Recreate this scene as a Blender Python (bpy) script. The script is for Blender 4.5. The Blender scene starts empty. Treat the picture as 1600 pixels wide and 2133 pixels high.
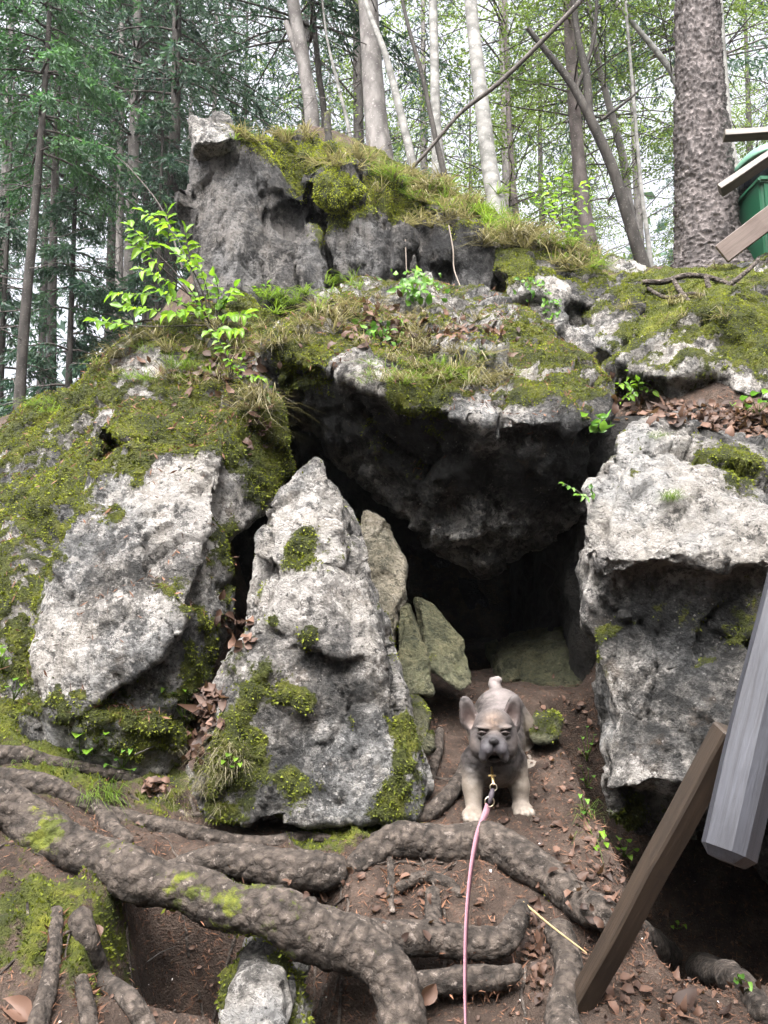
import bpy, bmesh, math, random
import numpy as np
from mathutils import Vector
random.seed(7); RNG = np.random.default_rng(7)
S = bpy.context.scene; COL = S.collection

# ------------------------------------------------------------------ camera, sky, sun, exposure
PITCH = math.radians(5.0); CAM = np.array([0.0, 0.0, 1.5])
cd = bpy.data.cameras.new('camera'); cam = bpy.data.objects.new('camera', cd); COL.objects.link(cam)
cam.location = CAM; cam.rotation_euler = (math.pi/2 + PITCH, 0, 0)
cd.sensor_fit = 'HORIZONTAL'; cd.sensor_width = 36; cd.lens = 36; cd.clip_end = 2000; cd.clip_start = 0.05
S.camera = cam
S.view_settings.view_transform = 'Standard'; S.view_settings.look = 'None'
S.view_settings.exposure = 2.25; S.view_settings.gamma = 1; S.view_settings.use_curve_mapping = False
W = bpy.data.worlds.new('World'); S.world = W; W.use_nodes = True
nt = W.node_tree; bg = nt.nodes['Background']; sky = nt.nodes.new('ShaderNodeTexSky')
sky.sky_type = 'NISHITA'; sky.sun_disc = False
SUN_EL, SUN_ROT = math.radians(62), math.radians(200)
sky.sun_elevation = SUN_EL; sky.sun_rotation = SUN_ROT; sky.dust_density = 10; sky.air_density = .55; sky.ozone_density = .0
hs = nt.nodes.new('ShaderNodeHueSaturation'); hs.inputs['Saturation'].default_value = .3; hs.inputs['Value'].default_value = 1.15   # cloud takes the blue out of the sky
nt.links.new(sky.outputs[0], hs.inputs['Color']); nt.links.new(hs.outputs[0], bg.inputs[0]); bg.inputs[1].default_value = 0.15
sl = bpy.data.lights.new('sun', 'SUN'); so = bpy.data.objects.new('sun', sl); COL.objects.link(so)
sl.energy = 1.2; sl.angle = math.radians(50); sl.color = (1, 1, .99)
sv = Vector((math.sin(SUN_ROT)*math.cos(SUN_EL), math.cos(SUN_ROT)*math.cos(SUN_EL), math.sin(SUN_EL)))
so.rotation_euler = sv.to_track_quat('Z', 'Y').to_euler(); so.location = (0, -2, 30)
S.cycles.use_denoising = True; S.cycles.max_bounces = 8; S.cycles.diffuse_bounces = 4
S.cycles.transparent_max_bounces = 4; S.cycles.caustics_reflective = False; S.cycles.caustics_refractive = False

# ------------------------------------------------------------------ numpy noise
def _hash(ix, iy, iz, seed):
    h = (ix.astype(np.int64)*374761393 + iy.astype(np.int64)*668265263 + iz.astype(np.int64)*2147483647 + seed*974711) & 0xffffffff
    h = ((h ^ (h >> 13)) * 1274126177) & 0xffffffff
    h = ((h ^ (h >> 16)) * 2246822519) & 0xffffffff
    return h ^ (h >> 15)
_G = np.array([[1,1,0],[-1,1,0],[1,-1,0],[-1,-1,0],[1,0,1],[-1,0,1],[1,0,-1],[-1,0,-1],[0,1,1],[0,-1,1],[0,1,-1],[0,-1,-1]], float)
def noise(p, seed=0):
    p = np.asarray(p, float); i = np.floor(p); f = p - i; u = f*f*f*(f*(f*6-15)+10); i = i.astype(np.int64)
    out = np.zeros(len(p))
    for dx in (0, 1):
        wx = u[:,0] if dx else 1-u[:,0]
        for dy in (0, 1):
            wy = u[:,1] if dy else 1-u[:,1]
            for dz in (0, 1):
                wz = u[:,2] if dz else 1-u[:,2]
                g = _G[_hash(i[:,0]+dx, i[:,1]+dy, i[:,2]+dz, seed) % 12]
                out += wx*wy*wz*(g[:,0]*(f[:,0]-dx)+g[:,1]*(f[:,1]-dy)+g[:,2]*(f[:,2]-dz))
    return out
def fbm(p, octaves=4, seed=0, gain=.5, ridged=False):
    a, s, out = 1.0, 0.0, 0
    for k in range(octaves):
        n = noise(p*2.03**k + 17.3*k, seed+k)
        if ridged: n = 1 - 2*np.abs(n)*1.6
        out = out + a*n; s += a; a *= gain
    return out/s
def worley(p, seed=0):
    """nearest jittered point: distance, second distance, its hash in [0,1), vector to it"""
    p = np.asarray(p, float); i = np.floor(p).astype(np.int64); N = len(p)
    d1 = np.full(N, 9.); d2 = np.full(N, 9.); hid = np.zeros(N); vec = np.zeros((N,3))
    for dx in (-1,0,1):
        for dy in (-1,0,1):
            for dz in (-1,0,1):
                c = i + np.array([dx,dy,dz]); h = _hash(c[:,0], c[:,1], c[:,2], seed)
                q = c + np.stack([(h & 1023)/1023., ((h>>10) & 1023)/1023., ((h>>20) & 1023)/1023.], 1)
                v = p - q; d = np.sqrt((v*v).sum(1)); m = d < d1
                d2 = np.where(m, d1, np.minimum(d2, d)); d1 = np.where(m, d, d1)
                hid = np.where(m, (h % 9973)/9973., hid); vec[m] = v[m]
    return d1, d2, hid, vec
def smooth(a, b, x): t = np.clip((x-a)/(b-a), 0, 1); return t*t*(3-2*t)
def unit(v): return v/np.maximum(np.linalg.norm(v, axis=-1, keepdims=True), 1e-9)

# ------------------------------------------------------------------ laying out: a pixel of the photo and a distance give a point of the place
_c, _s = math.cos(PITCH), math.sin(PITCH)
def ray(px, py):
    a = (px-800)/1600.; b = -(py-1066.5)/1600.
    return np.array([a, _c - b*_s, _s + b*_c])
def P(px, py, d):
    r = ray(px, py); return CAM + r*(d/r[1])

# ------------------------------------------------------------------ mesh helpers
def make_mesh(name, V, faces, mat=None, smooth_=True, attrs=None, colors=None):
    """faces: (n,3)/(n,4) array or list of such arrays"""
    if isinstance(faces, np.ndarray): faces = [faces]
    faces = [np.asarray(f, np.int32) for f in faces if len(f)]
    me = bpy.data.meshes.new(name); V = np.asarray(V, np.float32)
    me.vertices.add(len(V)); me.vertices.foreach_set('co', V.ravel())
    idx = np.concatenate([f.ravel() for f in faces]); tot = np.concatenate([np.full(len(f), f.shape[1]) for f in faces])
    st = np.concatenate([[0], np.cumsum(tot)[:-1]]).astype(np.int32)
    me.loops.add(len(idx)); me.loops.foreach_set('vertex_index', idx)
    me.polygons.add(len(tot)); me.polygons.foreach_set('loop_start', st)
    me.polygons.foreach_set('use_smooth', np.full(len(tot), bool(smooth_)))
    me.update(calc_edges=True)
    for k, v in (attrs or {}).items():
        a = me.attributes.new(k, 'FLOAT', 'POINT'); a.data.foreach_set('value', np.asarray(v, np.float32))
    for k, v in (colors or {}).items():
        v = np.asarray(v, np.float32); v = np.concatenate([v, np.ones((len(v),1), np.float32)], 1) if v.shape[1] == 3 else v
        a = me.attributes.new(k, 'FLOAT_COLOR', 'POINT'); a.data.foreach_set('color', v.ravel())
    if mat: me.materials.append(mat)
    return me
def tagged(o, label=None, cat=None, group=None, kind=None):
    if label: o['label'] = label
    if cat: o['category'] = cat
    if group: o['group'] = group
    if kind: o['kind'] = kind
    return o
def link(name, me, parent=None, loc=None, **kw):
    o = bpy.data.objects.new(name, me); COL.objects.link(o)
    if parent is not None: o.parent = parent
    if loc is not None: o.location = loc
    return tagged(o, **kw)
def empty(name, loc, label=None, cat=None, group=None):
    o = bpy.data.objects.new(name, None); COL.objects.link(o); o.location = loc; o.empty_display_size = .1
    return tagged(o, label, cat, group)
def vnormals(V, F):
    V = np.asarray(V, float); n = np.zeros_like(V)
    for f in (F if isinstance(F, list) else [F]):
        a = V[f[:,1]]-V[f[:,0]]; b = V[f[:,2]]-V[f[:,0]]
        if f.shape[1] == 4: a = V[f[:,2]]-V[f[:,0]]; b = V[f[:,3]]-V[f[:,1]]
        fn = np.cross(a, b)
        for k in range(f.shape[1]):
            for c in range(3): n[:,c] += np.bincount(f[:,k], fn[:,c], len(V))
    return unit(n)
def surface_nets(F, org, h):
    nx, ny, nz = F.shape; neg = F < 0
    c = np.zeros((nx-1, ny-1, nz-1), np.int8); offs = [(i,j,k) for i in (0,1) for j in (0,1) for k in (0,1)]
    for i,j,k in offs: c += neg[i:nx-1+i, j:ny-1+j, k:nz-1+k]
    act = np.argwhere((c > 0) & (c < 8)); idx = np.full(c.shape, -1, np.int64); idx[tuple(act.T)] = np.arange(len(act))
    acc = np.zeros((len(act), 3)); cnt = np.zeros(len(act))
    for o in offs:
        for ax in range(3):
            if o[ax]: continue
            q = list(o); q[ax] = 1
            a = F[act[:,0]+o[0], act[:,1]+o[1], act[:,2]+o[2]]; b = F[act[:,0]+q[0], act[:,1]+q[1], act[:,2]+q[2]]
            m = (a < 0) != (b < 0); t = np.zeros(len(act)); t[m] = a[m]/(a[m]-b[m])
            p = np.tile(np.array(o, float), (len(act),1)); p[:,ax] += t
            acc[m] += p[m]; cnt[m] += 1
    V = (act + acc/cnt[:,None])*h + org
    quads = []
    for ax in range(3):
        u, v = [(1,2),(2,0),(0,1)][ax]
        sl0 = [slice(1, n-1) for n in F.shape]; sl0[ax] = slice(0, F.shape[ax]-1); sl1 = list(sl0); sl1[ax] = slice(1, F.shape[ax])
        A, B = neg[tuple(sl0)], neg[tuple(sl1)]
        base = np.argwhere(A != B); fl = A[tuple(base.T)]
        for d in range(3):
            if d != ax: base[:,d] += 1
        eu = np.eye(3, dtype=int)[u]; ev = np.eye(3, dtype=int)[v]
        g = lambda q: idx[q[:,0], q[:,1], q[:,2]]
        a, b, c4, d4 = g(base-eu-ev), g(base-ev), g(base), g(base-eu)
        quads.append(np.where(fl[:,None], np.stack([a,b,c4,d4],1), np.stack([d4,c4,b,a],1)))
    Q = np.concatenate(quads); Q = Q[(Q >= 0).all(1)]
    return V, Q
def spline(pts, n):
    """Catmull-Rom through rows of pts (any columns), n samples per span"""
    p = np.asarray(pts, float); p = np.vstack([2*p[0]-p[1], p, 2*p[-1]-p[-2]]); out = []
    for i in range(1, len(p)-2):
        for t in np.linspace(0, 1, n, endpoint=False):
            out.append(.5*((2*p[i]) + (p[i+1]-p[i-1])*t + (2*p[i-1]-5*p[i]+4*p[i+1]-p[i+2])*t*t + (3*p[i]-p[i-1]-3*p[i+1]+p[i+2])*t**3))
    out.append(p[-2]); return np.array(out)
def tube(C, R, seg=12, cap=True, flat=1.0):
    """ring tube along centres C with radii R -> V, faces, (arc length, angle) per vertex"""
    C = np.asarray(C, float); R = np.asarray(R, float)
    if cap:
        t0, t1 = unit(C[0]-C[1]), unit(C[-1]-C[-2])
        C = np.vstack([C[0]+t0*R[0]*.55, C[0]+t0*R[0]*.4, C, C[-1]+t1*R[-1]*.4, C[-1]+t1*R[-1]*.55]); R = np.concatenate([[R[0]*.05, R[0]*.75], R, [R[-1]*.75, R[-1]*.05]])
    T = np.gradient(C, axis=0); T = unit(T); n = len(C)
    ref = np.array([0,0,1.]) if abs(T[0][2]) < .8 else np.array([0,1.,0]); U = np.zeros_like(C)
    u = np.cross(T[0], ref)
    for i in range(n):
        u = u - T[i]*np.dot(u, T[i]); u = u/np.linalg.norm(u); U[i] = u
    Wv = np.cross(T, U); ang = np.linspace(0, 2*np.pi, seg, endpoint=False)
    V = C[:,None,:] + R[:,None,None]*(np.cos(ang)[None,:,None]*U[:,None,:] + flat*np.sin(ang)[None,:,None]*Wv[:,None,:])
    L = np.concatenate([[0], np.cumsum(np.linalg.norm(np.diff(C, axis=0), axis=1))])
    i = np.arange(n-1)[:,None]*seg; j = np.arange(seg)[None,:]; j2 = (j+1) % seg
    F = np.stack([i+j, i+j2, i+seg+j2, i+seg+j], -1).reshape(-1,4)
    return V.reshape(-1,3), F[:, ::-1].copy(), np.repeat(L, seg), np.tile(ang, n)
def merge(parts):
    V, F3, F4, off = [], [], [], 0
    for v, f in parts:
        V.append(v)
        for g in (f if isinstance(f, list) else [f]):
            (F3 if g.shape[1] == 3 else F4).append(g+off)
        off += len(v)
    fs = ([np.concatenate(F3)] if F3 else []) + ([np.concatenate(F4)] if F4 else [])
    return np.concatenate(V), fs
def box(c, sx, sy, sz, M=None, bev=.0):
    bm = bmesh.new(); bmesh.ops.create_cube(bm, size=1)
    for v in bm.verts: v.co = Vector((v.co.x*sx, v.co.y*sy, v.co.z*sz))
    if bev: bmesh.ops.bevel(bm, geom=bm.edges[:], offset=bev, segments=2, affect='EDGES')
    bm.normal_update(); bm.verts.index_update()
    V = np.array([v.co[:] for v in bm.verts]); F = [np.array([[v.index for v in f.verts]]) for f in bm.faces]
    bm.free()
    if M is not None: V = V @ np.asarray(M).T
    return V + np.asarray(c), F
def leafset(pos, axis, nrm, L, Wd, curl=.15, fold=.12):
    """leaf-shaped folded blades with 8 vertices and 6 faces each"""
    pos, axis, nrm = map(np.asarray, (pos, axis, nrm)); n = len(pos); L = np.broadcast_to(L, n)[:,None]; Wd = np.broadcast_to(Wd, n)[:,None]
    axis = unit(axis); side = unit(np.cross(axis, nrm)); up = np.cross(side, axis)
    curl = np.broadcast_to(curl, n)[:,None]
    def pt(a, b, c): return pos + axis*L*a + side*Wd*b + up*(c*L)
    c1, c2 = -curl*.25, -curl*1.0
    v = np.stack([pt(0,0,0*curl), pt(.33,0,curl*.2), pt(.68,0,curl*.1), pt(1,0,c2), pt(.3,.5,fold+curl*.2), pt(.68,.4,fold*.8+curl*.05), pt(.3,-.5,fold+curl*.2), pt(.68,-.4,fold*.8+curl*.05)], 1)
    t = np.array([[0,1,4],[2,3,5],[0,6,1],[2,7,3]]); q = np.array([[1,2,5,4],[1,6,7,2]])
    o = (np.arange(n)*8)[:,None,None]
    return v.reshape(-1,3), [(t[None]+o).reshape(-1,3), (q[None]+o).reshape(-1,4)]
def blades(pos, axis, side, L, Wd, bend):
    """grass blades: 5 vertices, bent along 'bend' (n,3)"""
    n = len(pos); L = np.broadcast_to(L, n)[:,None]; Wd = np.broadcast_to(Wd, n)[:,None]; side = unit(side)
    m = pos + axis*L*.55 + bend*L*.25; t = pos + axis*L*.85 + bend*L
    v = np.stack([pos-side*Wd*.5, pos+side*Wd*.5, m+side*Wd*.4, m-side*Wd*.4, t], 1)
    o = (np.arange(n)*5)[:,None]
    return v.reshape(-1,3), [np.concatenate([o+3, o+2, o+4],1), np.concatenate([o, o+1, o+2, o+3],1)]
def diamonds(pos, axis, side, L, Wd):
    n = len(pos); L = np.broadcast_to(L, n)[:,None]; Wd = np.broadcast_to(Wd, n)[:,None]
    v = np.stack([pos, pos+axis*L*.45+side*Wd*.5, pos+axis*L, pos+axis*L*.45-side*Wd*.5], 1)
    o = (np.arange(n)*4)[:,None]; return v.reshape(-1,3), np.concatenate([o, o+1, o+2, o+3], 1)
def rnd_dirs(n): return unit(RNG.normal(size=(n,3)))
def perp(d): return unit(np.cross(d, rnd_dirs(len(d))))

# ------------------------------------------------------------------ materials
class NT:
    def __init__(s, name):
        s.m = bpy.data.materials.new(name); s.m.use_nodes = True; s.t = s.m.node_tree; s.b = s.t.nodes['Principled BSDF']
    def n(s, typ, **kw):
        x = s.t.nodes.new('ShaderNode'+typ)
        for k, v in kw.items():
            if k.startswith('i_'):
                key = k[2:]; key = int(key) if key.isdigit() else key.replace('_', ' ')
                x.inputs[key].default_value = v
            else: setattr(x, k, v)
        return x
    def l(s, a, b): s.t.links.new(a, b)
    def co(s, scale=(1,1,1)):
        tc = s.n('TexCoord'); mp = s.n('Mapping'); mp.inputs['Scale'].default_value = scale; s.l(tc.outputs['Object'], mp.inputs[0]); return mp.outputs[0]
    def noise(s, vec, scale, detail=6, rough=.6, dist=0):
        x = s.n('TexNoise'); x.inputs['Scale'].default_value = scale; x.inputs['Detail'].default_value = detail; x.inputs['Roughness'].default_value = rough; x.inputs['Distortion'].default_value = dist
        if vec is not None: s.l(vec, x.inputs['Vector'])
        return x.outputs[0]
    def voro(s, vec, scale, feature='F1', out=0):
        x = s.n('TexVoronoi', feature=feature); x.inputs['Scale'].default_value = scale
        if vec is not None: s.l(vec, x.inputs['Vector'])
        return x.outputs[out]
    def rng(s, v, a, b, c=0., d=1.):
        x = s.n('MapRange', interpolation_type='SMOOTHSTEP'); s.l(v, x.inputs[0])
        for i, q in enumerate((a,b,c,d)): x.inputs[i+1].default_value = q
        return x.outputs[0]
    def math(s, op, a, b=None):
        x = s.n('Math', operation=op)
        for i, q in enumerate((a, b)):
            if q is None: continue
            if isinstance(q, (int, float)): x.inputs[i].default_value = q
            else: s.l(q, x.inputs[i])
        return x.outputs[0]
    def mix(s, f, a, b, blend='MIX'):
        x = s.n('Mix', data_type='RGBA', blend_type=blend)
        for sock, q in ((x.inputs[0], f), (x.inputs[6], a), (x.inputs[7], b)):
            if isinstance(q, (int, float)): sock.default_value = q
            elif isinstance(q, tuple): sock.default_value = (*q, 1) if len(q) == 3 else q
            else: s.l(q, sock)
        return x.outputs[2]
    def ramp(s, f, stops):
        x = s.n('ValToRGB'); s.l(f, x.inputs[0]); e = x.color_ramp.elements
        while len(e) < len(stops): e.new(.5)
        for k, (p, c) in enumerate(stops): e[k].position = p; e[k].color = (*c, 1)
        return x.outputs[0]
    def attr(s, name, out=2):
        x = s.n('Attribute', attribute_name=name); return x.outputs[out]
    def bump(s, h, strength=.5, dist=.01, normal=None):
        x = s.n('Bump'); x.inputs['Strength'].default_value = strength; x.inputs['Distance'].default_value = dist; s.l(h, x.inputs['Height'])
        if normal is not None: s.l(normal, x.inputs['Normal'])
        return x.outputs[0]
    def done(s, color=None, rough=.85, normal=None, spec=.3):
        if color is not None:
            if isinstance(color, tuple): s.b.inputs['Base Color'].default_value = (*color, 1)
            else: s.l(color, s.b.inputs['Base Color'])
        if isinstance(rough, (int, float)): s.b.inputs['Roughness'].default_value = rough
        else: s.l(rough, s.b.inputs['Roughness'])
        s.b.inputs['Specular IOR Level'].default_value = spec
        if normal is not None: s.l(normal, s.b.inputs['Normal'])
        return s.m

def moss_color(t, co):
    n = t.noise(co, 9, 5, .65); n2 = t.noise(co, 60, 3, .6)
    c = t.ramp(n, [(.3,(.018,.024,.005)), (.5,(.072,.086,.010)), (.72,(.20,.205,.02))])
    return t.mix(t.rng(n2, .35, .7, 0, .5), c, (.03,.032,.008))
def rock_material(name, pale, mid, dark, lichen=.6, streak=.4, warm=(.16,.115,.08)):
    t = NT(name); co = t.co()
    tone = t.attr('tone')                                  # where the stone is paler (positive) or blacker (negative) by its own nature, plus shade painted under overhangs
    n1 = t.noise(co, 2.6, 7, .62, .1); n2 = t.noise(co, 12, 10, .74, .0); n3 = t.noise(co, 48, 7, .75)
    v = t.math('ADD', t.math('MULTIPLY', n1, .5), t.math('MULTIPLY', n2, .6)); v = t.math('ADD', v, t.math('MULTIPLY', n3, .22)); v = t.math('ADD', v, t.math('MULTIPLY', tone, .13))
    c = t.ramp(v, [(.525, dark), (.635, mid), (.75, pale)])
    hue = t.noise(co, 1.7, 5, .65); c = t.mix(t.rng(hue, .42, .6, .0, .7), c, t.mix(1., c, (.82,.92,1.06), 'MULTIPLY')); c = t.mix(t.rng(hue, .50, .38, .4, 0), c, t.mix(1., c, (1.08,1.0,.86), 'MULTIPLY'))
    c = t.mix(t.rng(t.noise(co, 4.5, 7, .75), .55, .7, 0, .45), c, warm)
    st = t.noise(t.co((9, 9, .55)), 2.4, 5, .65)           # rain streaks run down the stone
    c = t.mix(t.rng(st, .52, .68, 0, streak), c, dark)
    lm = t.math('MULTIPLY', t.rng(t.noise(co, 17, 9, .78, .12), .515, .565), t.rng(t.math('ADD', n1, t.math('MULTIPLY', tone, .2)), .36, .56, 0, lichen))
    lc = tuple(min(.7, q*1.25+.06) for q in pale)
    c = t.mix(lm, c, lc)
    dots = t.math('MULTIPLY', t.rng(t.math('ADD', t.voro(co, 55), t.math('MULTIPLY', n3, .5)), .38, .5, 1, 0), t.rng(t.noise(co, 9, 4, .7), .5, .62, 0, lichen*.6)); c = t.mix(dots, c, lc)
    c = t.mix(t.rng(t.noise(co, 30, 8, .8), .56, .62, 0, .8), c, tuple(q*.4 for q in dark))
    c = t.mix(t.rng(t.noise(co, 6.3, 9, .78, .15), .55, .61, 0, .8), c, tuple(q*.8 for q in dark))
    ms = t.attr('moss'); mm = t.math('ADD', ms, t.math('MULTIPLY', t.math('SUBTRACT', t.noise(co, 24, 8, .75), .5), 1.8)); mm = t.rng(mm, .40, .56)
    c = t.mix(mm, c, moss_color(t, co))
    rd = t.math('ABSOLUTE', t.math('SUBTRACT', t.noise(co, 16, 8, .7, .2), .5))     # sharp edged pits and cracks
    h = t.math('ADD', n2, t.math('MULTIPLY', n3, .5)); h = t.math('ADD', h, t.math('MULTIPLY', t.rng(rd, 0, .09), .35)); h = t.math('ADD', h, t.math('MULTIPLY', mm, t.noise(co, 130, 3)))
    return t.done(c, t.rng(n2, .3, .7, .62, .95), t.bump(h, 1.0, .055), .3)
def leaf_material(name, spread=((.06,.13,.015), (.16,.3,.03)), trans=.5, rough=.5):
    t = NT(name); v = t.attr('tint'); c = t.mix(v, spread[0], spread[1])
    t.done(c, rough, None, .35); tr = t.n('BsdfTranslucent'); t.l(t.mix(.35, c, (1.0,1.0,.25), 'SOFT_LIGHT'), tr.inputs[0])
    mx = t.n('MixShader'); mx.inputs[0].default_value = trans; t.l(t.b.outputs[0], mx.inputs[1]); t.l(tr.outputs[0], mx.inputs[2])
    t.l(mx.outputs[0], t.t.nodes['Material Output'].inputs[0]); return t.m
def bark_material(name, pale, dark, scale=(1,1,.25), moss=.0, cells=18, bump=.9):
    t = NT(name); co = t.co(scale); c0 = t.co()
    n = t.noise(co, cells, 8, .65, .4); v = t.voro(co, cells*1.1, 'F1'); big = t.noise(c0, 2.2, 4)
    c = t.ramp(t.math('ADD', t.math('MULTIPLY', n, .75), t.math('MULTIPLY', big, .35)), [(.38, dark), (.72, pale)])
    c = t.mix(t.rng(v, .35, .8, 0, .6), c, tuple(q*.6 for q in dark))
    fl = t.rng(t.noise(c0, 40, 5, .7), .58, .66, 0, .6); c = t.mix(fl, c, tuple(min(.6, q*1.5+.05) for q in pale))
    c = t.mix(t.attr('furrow'), c, tuple(q*.35 for q in dark))
    ms = t.attr('moss'); mm = t.rng(t.math('ADD', ms, t.math('MULTIPLY', t.math('SUBTRACT', t.noise(c0, 22, 6, .7), .5), 1.5)), .45, .62)
    c = t.mix(mm, c, moss_color(t, c0))
    h = t.math('SUBTRACT', n, t.math('MULTIPLY', v, .8)); h = t.math('ADD', h, t.math('MULTIPLY', t.noise(c0, 90, 4), .3))
    return t.done(c, .85, t.bump(h, bump, .02), .3)
# ------------------------------------------------------------------ the ground: a height surface through points of the place
def _p(px, py, d): return tuple(P(px, py, d))
GP = [(-6,0,0),(-3,0,0),(-1.2,0,0),(0,0,0),(1.2,0,0),(3,0,.1),(6,0,.3),(-1.5,.7,.1),(0,.7,.1),(1.5,.7,.12),
 _p(0,2133,1.62), _p(300,2133,1.7), _p(800,2133,1.85), _p(1200,2133,1.8), _p(1600,2133,1.75),
 _p(200,1720,2.4), _p(500,1770,2.32), _p(900,1880,2.16), _p(1100,1870,2.18), _p(700,1735,2.45), _p(400,1690,2.55), _p(100,1580,2.65), _p(300,1590,2.75), _p(0,1560,2.65), _p(0,1690,2.25), _p(300,1830,2.1), _p(560,1890,2.05),
 _p(990,1702,2.5), _p(1085,1688,2.6), _p(1150,1620,2.75), _p(1210,1710,2.5), _p(1040,1590,2.9), _p(900,1480,3.2), _p(1000,1440,3.4), _p(1150,1440,3.3),
 _p(1300,1800,2.25), _p(1250,1950,2.05), _p(1500,2060,1.95), _p(440,1480,2.95), _p(480,1330,3.2),
 (-2.6,2.5,.95), (-2.8,3.2,1.4), (-3.4,5,2.3), _p(20,890,8), (-6,5,2.2), (-6,9,3.1), (-5,11,3.3),
 (-1.0,4.4,2.2), (-.5,5.2,2.6), _p(1350,800,4.0), _p(1500,870,3.5), _p(1600,850,3.5), _p(1250,720,4.6), _p(1470,560,6.0), _p(1600,560,5.6), _p(1200,545,6.2), _p(1340,560,6.5), _p(1000,440,6.4), _p(850,360,6.7), _p(600,290,6.7), (-1.6,6,2.9),
 (1.9,2.4,1.1), (2.6,2.5,1.3), (2.4,3.6,2.5), (4,5,3.4), (6,6,3.9), (6,2.5,1.5), (0,9,4.3), (3,9,4.2), (6,10,4.3), (-2,9,4.1), (0,12,4.3)]
GP = np.array(GP)
def _U(r2): return r2*np.log(r2+1e-9)*.5
_n = len(GP); _K = _U(((GP[:,None,:2]-GP[None,:,:2])**2).sum(-1)) + np.eye(_n)*.01
_A = np.zeros((_n+3, _n+3)); _A[:_n,:_n] = _K; _A[:_n,_n] = 1; _A[:_n,_n+1:] = GP[:,:2]; _A[_n:,:_n] = _A[:_n,_n:].T
_w = np.linalg.solve(_A, np.concatenate([GP[:,2], np.zeros(3)]))
def boxmask(x, y, x0, x1, y0, y1, s):
    return smooth(x0-s, x0, x)*(1-smooth(x1, x1+s, x))*smooth(y0-s, y0, y)*(1-smooth(y1, y1+s, y))
PIT_A = P(380,1960,1.86); PIT_B = P(1530,1900,2.15); PIT_C = P(680,2040,1.86)
def H(x, y, rough=True):
    x = np.asarray(x, float); y = np.asarray(y, float); sh = x.shape; x = x.ravel(); y = y.ravel(); z = np.zeros(len(x))
    for a in range(0, len(x), 40000):
        cx = np.clip(x[a:a+40000], -6, 6); cy = np.clip(y[a:a+40000], 0, 11.5)
        z[a:a+40000] = _U((cx[:,None]-GP[:,0])**2 + (cy[:,None]-GP[:,1])**2) @ _w[:_n] + _w[_n] + _w[_n+1]*cx + _w[_n+2]*cy
    m = boxmask(x, y, -.5, .85, 3.1, 5.2, .35); z = z*(1-m) + np.minimum(z, 1.0+.05*(y-3.2))*m           # the hollow under the overhanging boulder
    m = boxmask(x, y, .55, 1.3, 4.15, 4.5, .15); z = z - .6*m                                          # the dark crevice behind the overhanging boulder
    m = boxmask(x, y, .86, 1.75, 2.14, 3.15, .2); z = z*(1-m) + np.minimum(z, -.25)*m                                         # the dark hole behind the handrail
    m = boxmask(x, y, -.56, -.24, 1.90, 2.15, .16); z = z - .5*m                                        # the hollow below the thick root
    m = boxmask(x, y, -.16, -.06, 1.86, 2.0, .07); z = z - .2*m
    if rough:
        q = np.stack([x, y, 0*x], 1); far = smooth(8, 14, np.hypot(x, y))
        z = z + .04*fbm(q*2.3, 4, 5) + .03*fbm(q*8, 4, 9, .6) + far*.5*fbm(q*.11, 3, 21)
    return z.reshape(sh)
def axis_lines(lo, hi, step, far, n): 
    g = np.geomspace(.04, far, n); return np.concatenate([(lo-g)[::-1], np.arange(lo, hi, step), hi+g])
gx = axis_lines(-2.4, 2.4, .016, 400, 46); gy = np.concatenate([np.linspace(-60, .9, 30), np.arange(.95, 4.4, .016), np.arange(4.4, 7.2, .035), 7.2+np.geomspace(.05, 500, 66)])
GX, GY = np.meshgrid(gx, gy, indexing='ij'); GZ = H(GX, GY)
GV = np.stack([GX, GY, GZ], -1).reshape(-1,3); _i = (np.arange(len(gx)-1)[:,None]*len(gy) + np.arange(len(gy)-1)[None]).ravel()
GF = np.stack([_i, _i+len(gy), _i+len(gy)+1, _i+1], 1); GN = vnormals(GV, GF)
def G(px, py, t0=.8, t1=14):
    """where the line of sight through a pixel meets the ground"""
    r = ray(px, py); r = r/r[1]; t = np.arange(t0, t1, .01); q = CAM + t[:,None]*r; k = np.argmax(q[:,2] < H(q[:,0], q[:,1])); return q[k]
def ground_moss():
    m = fbm(GV*1.7, 4, 77)*1.0 - .12
    for px, py, d, r, s in [(90,1980,1.9,.28,.62),(230,1830,2.1,.12,.6),(150,1590,2.65,.25,.7),(700,1715,2.42,.17,2.0),(820,1705,2.45,.13,2.0),(620,1745,2.38,.08,1.6),(850,1695,2.45,.1,.9),(820,1830,2.2,.07,.7),(350,1640,2.6,.2,.6),(330,1690,2.5,.12,.5),(540,2060,1.85,.12,.6),(20,1400,2.9,.4,1),(1400,640,4.8,.5,.9),(1300,590,5.3,.5,.8),(1520,590,5.3,.5,.7),(1150,540,6,.6,.8),(900,400,6.6,1.2,.7),(1350,720,4.5,.4,.8),(1110,1900,2.15,.06,.6)]:
        c = P(px, py, d); m = np.maximum(m, s*np.exp(-((GV-c)**2).sum(1)/r**2)*1.2)
    dirt = [(600,1780,2.3,.25),(1150,1700,2.5,.35),(1000,1480,3.2,.5),(1000,1900,2.1,.3),(1300,2080,1.9,.3),(800,2000,2,.2)]
    for px, py, d, r in dirt: m = m - 1.1*np.exp(-((GV-P(px,py,d))**2).sum(1)/r**2)
    m = m + .45*fbm(GV*7, 3, 78) + .28*smooth(1.5,2.4,np.abs(GV[:,0]))*smooth(.5,1.5,GV[:,1])
    return np.clip(m, -.5, 1)
GM = ground_moss()
_nr = (GV[:,1] > .9) & (GV[:,1] < 7.3) & (np.abs(GV[:,0]) < 2.6); _q = GV[_nr]
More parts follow.
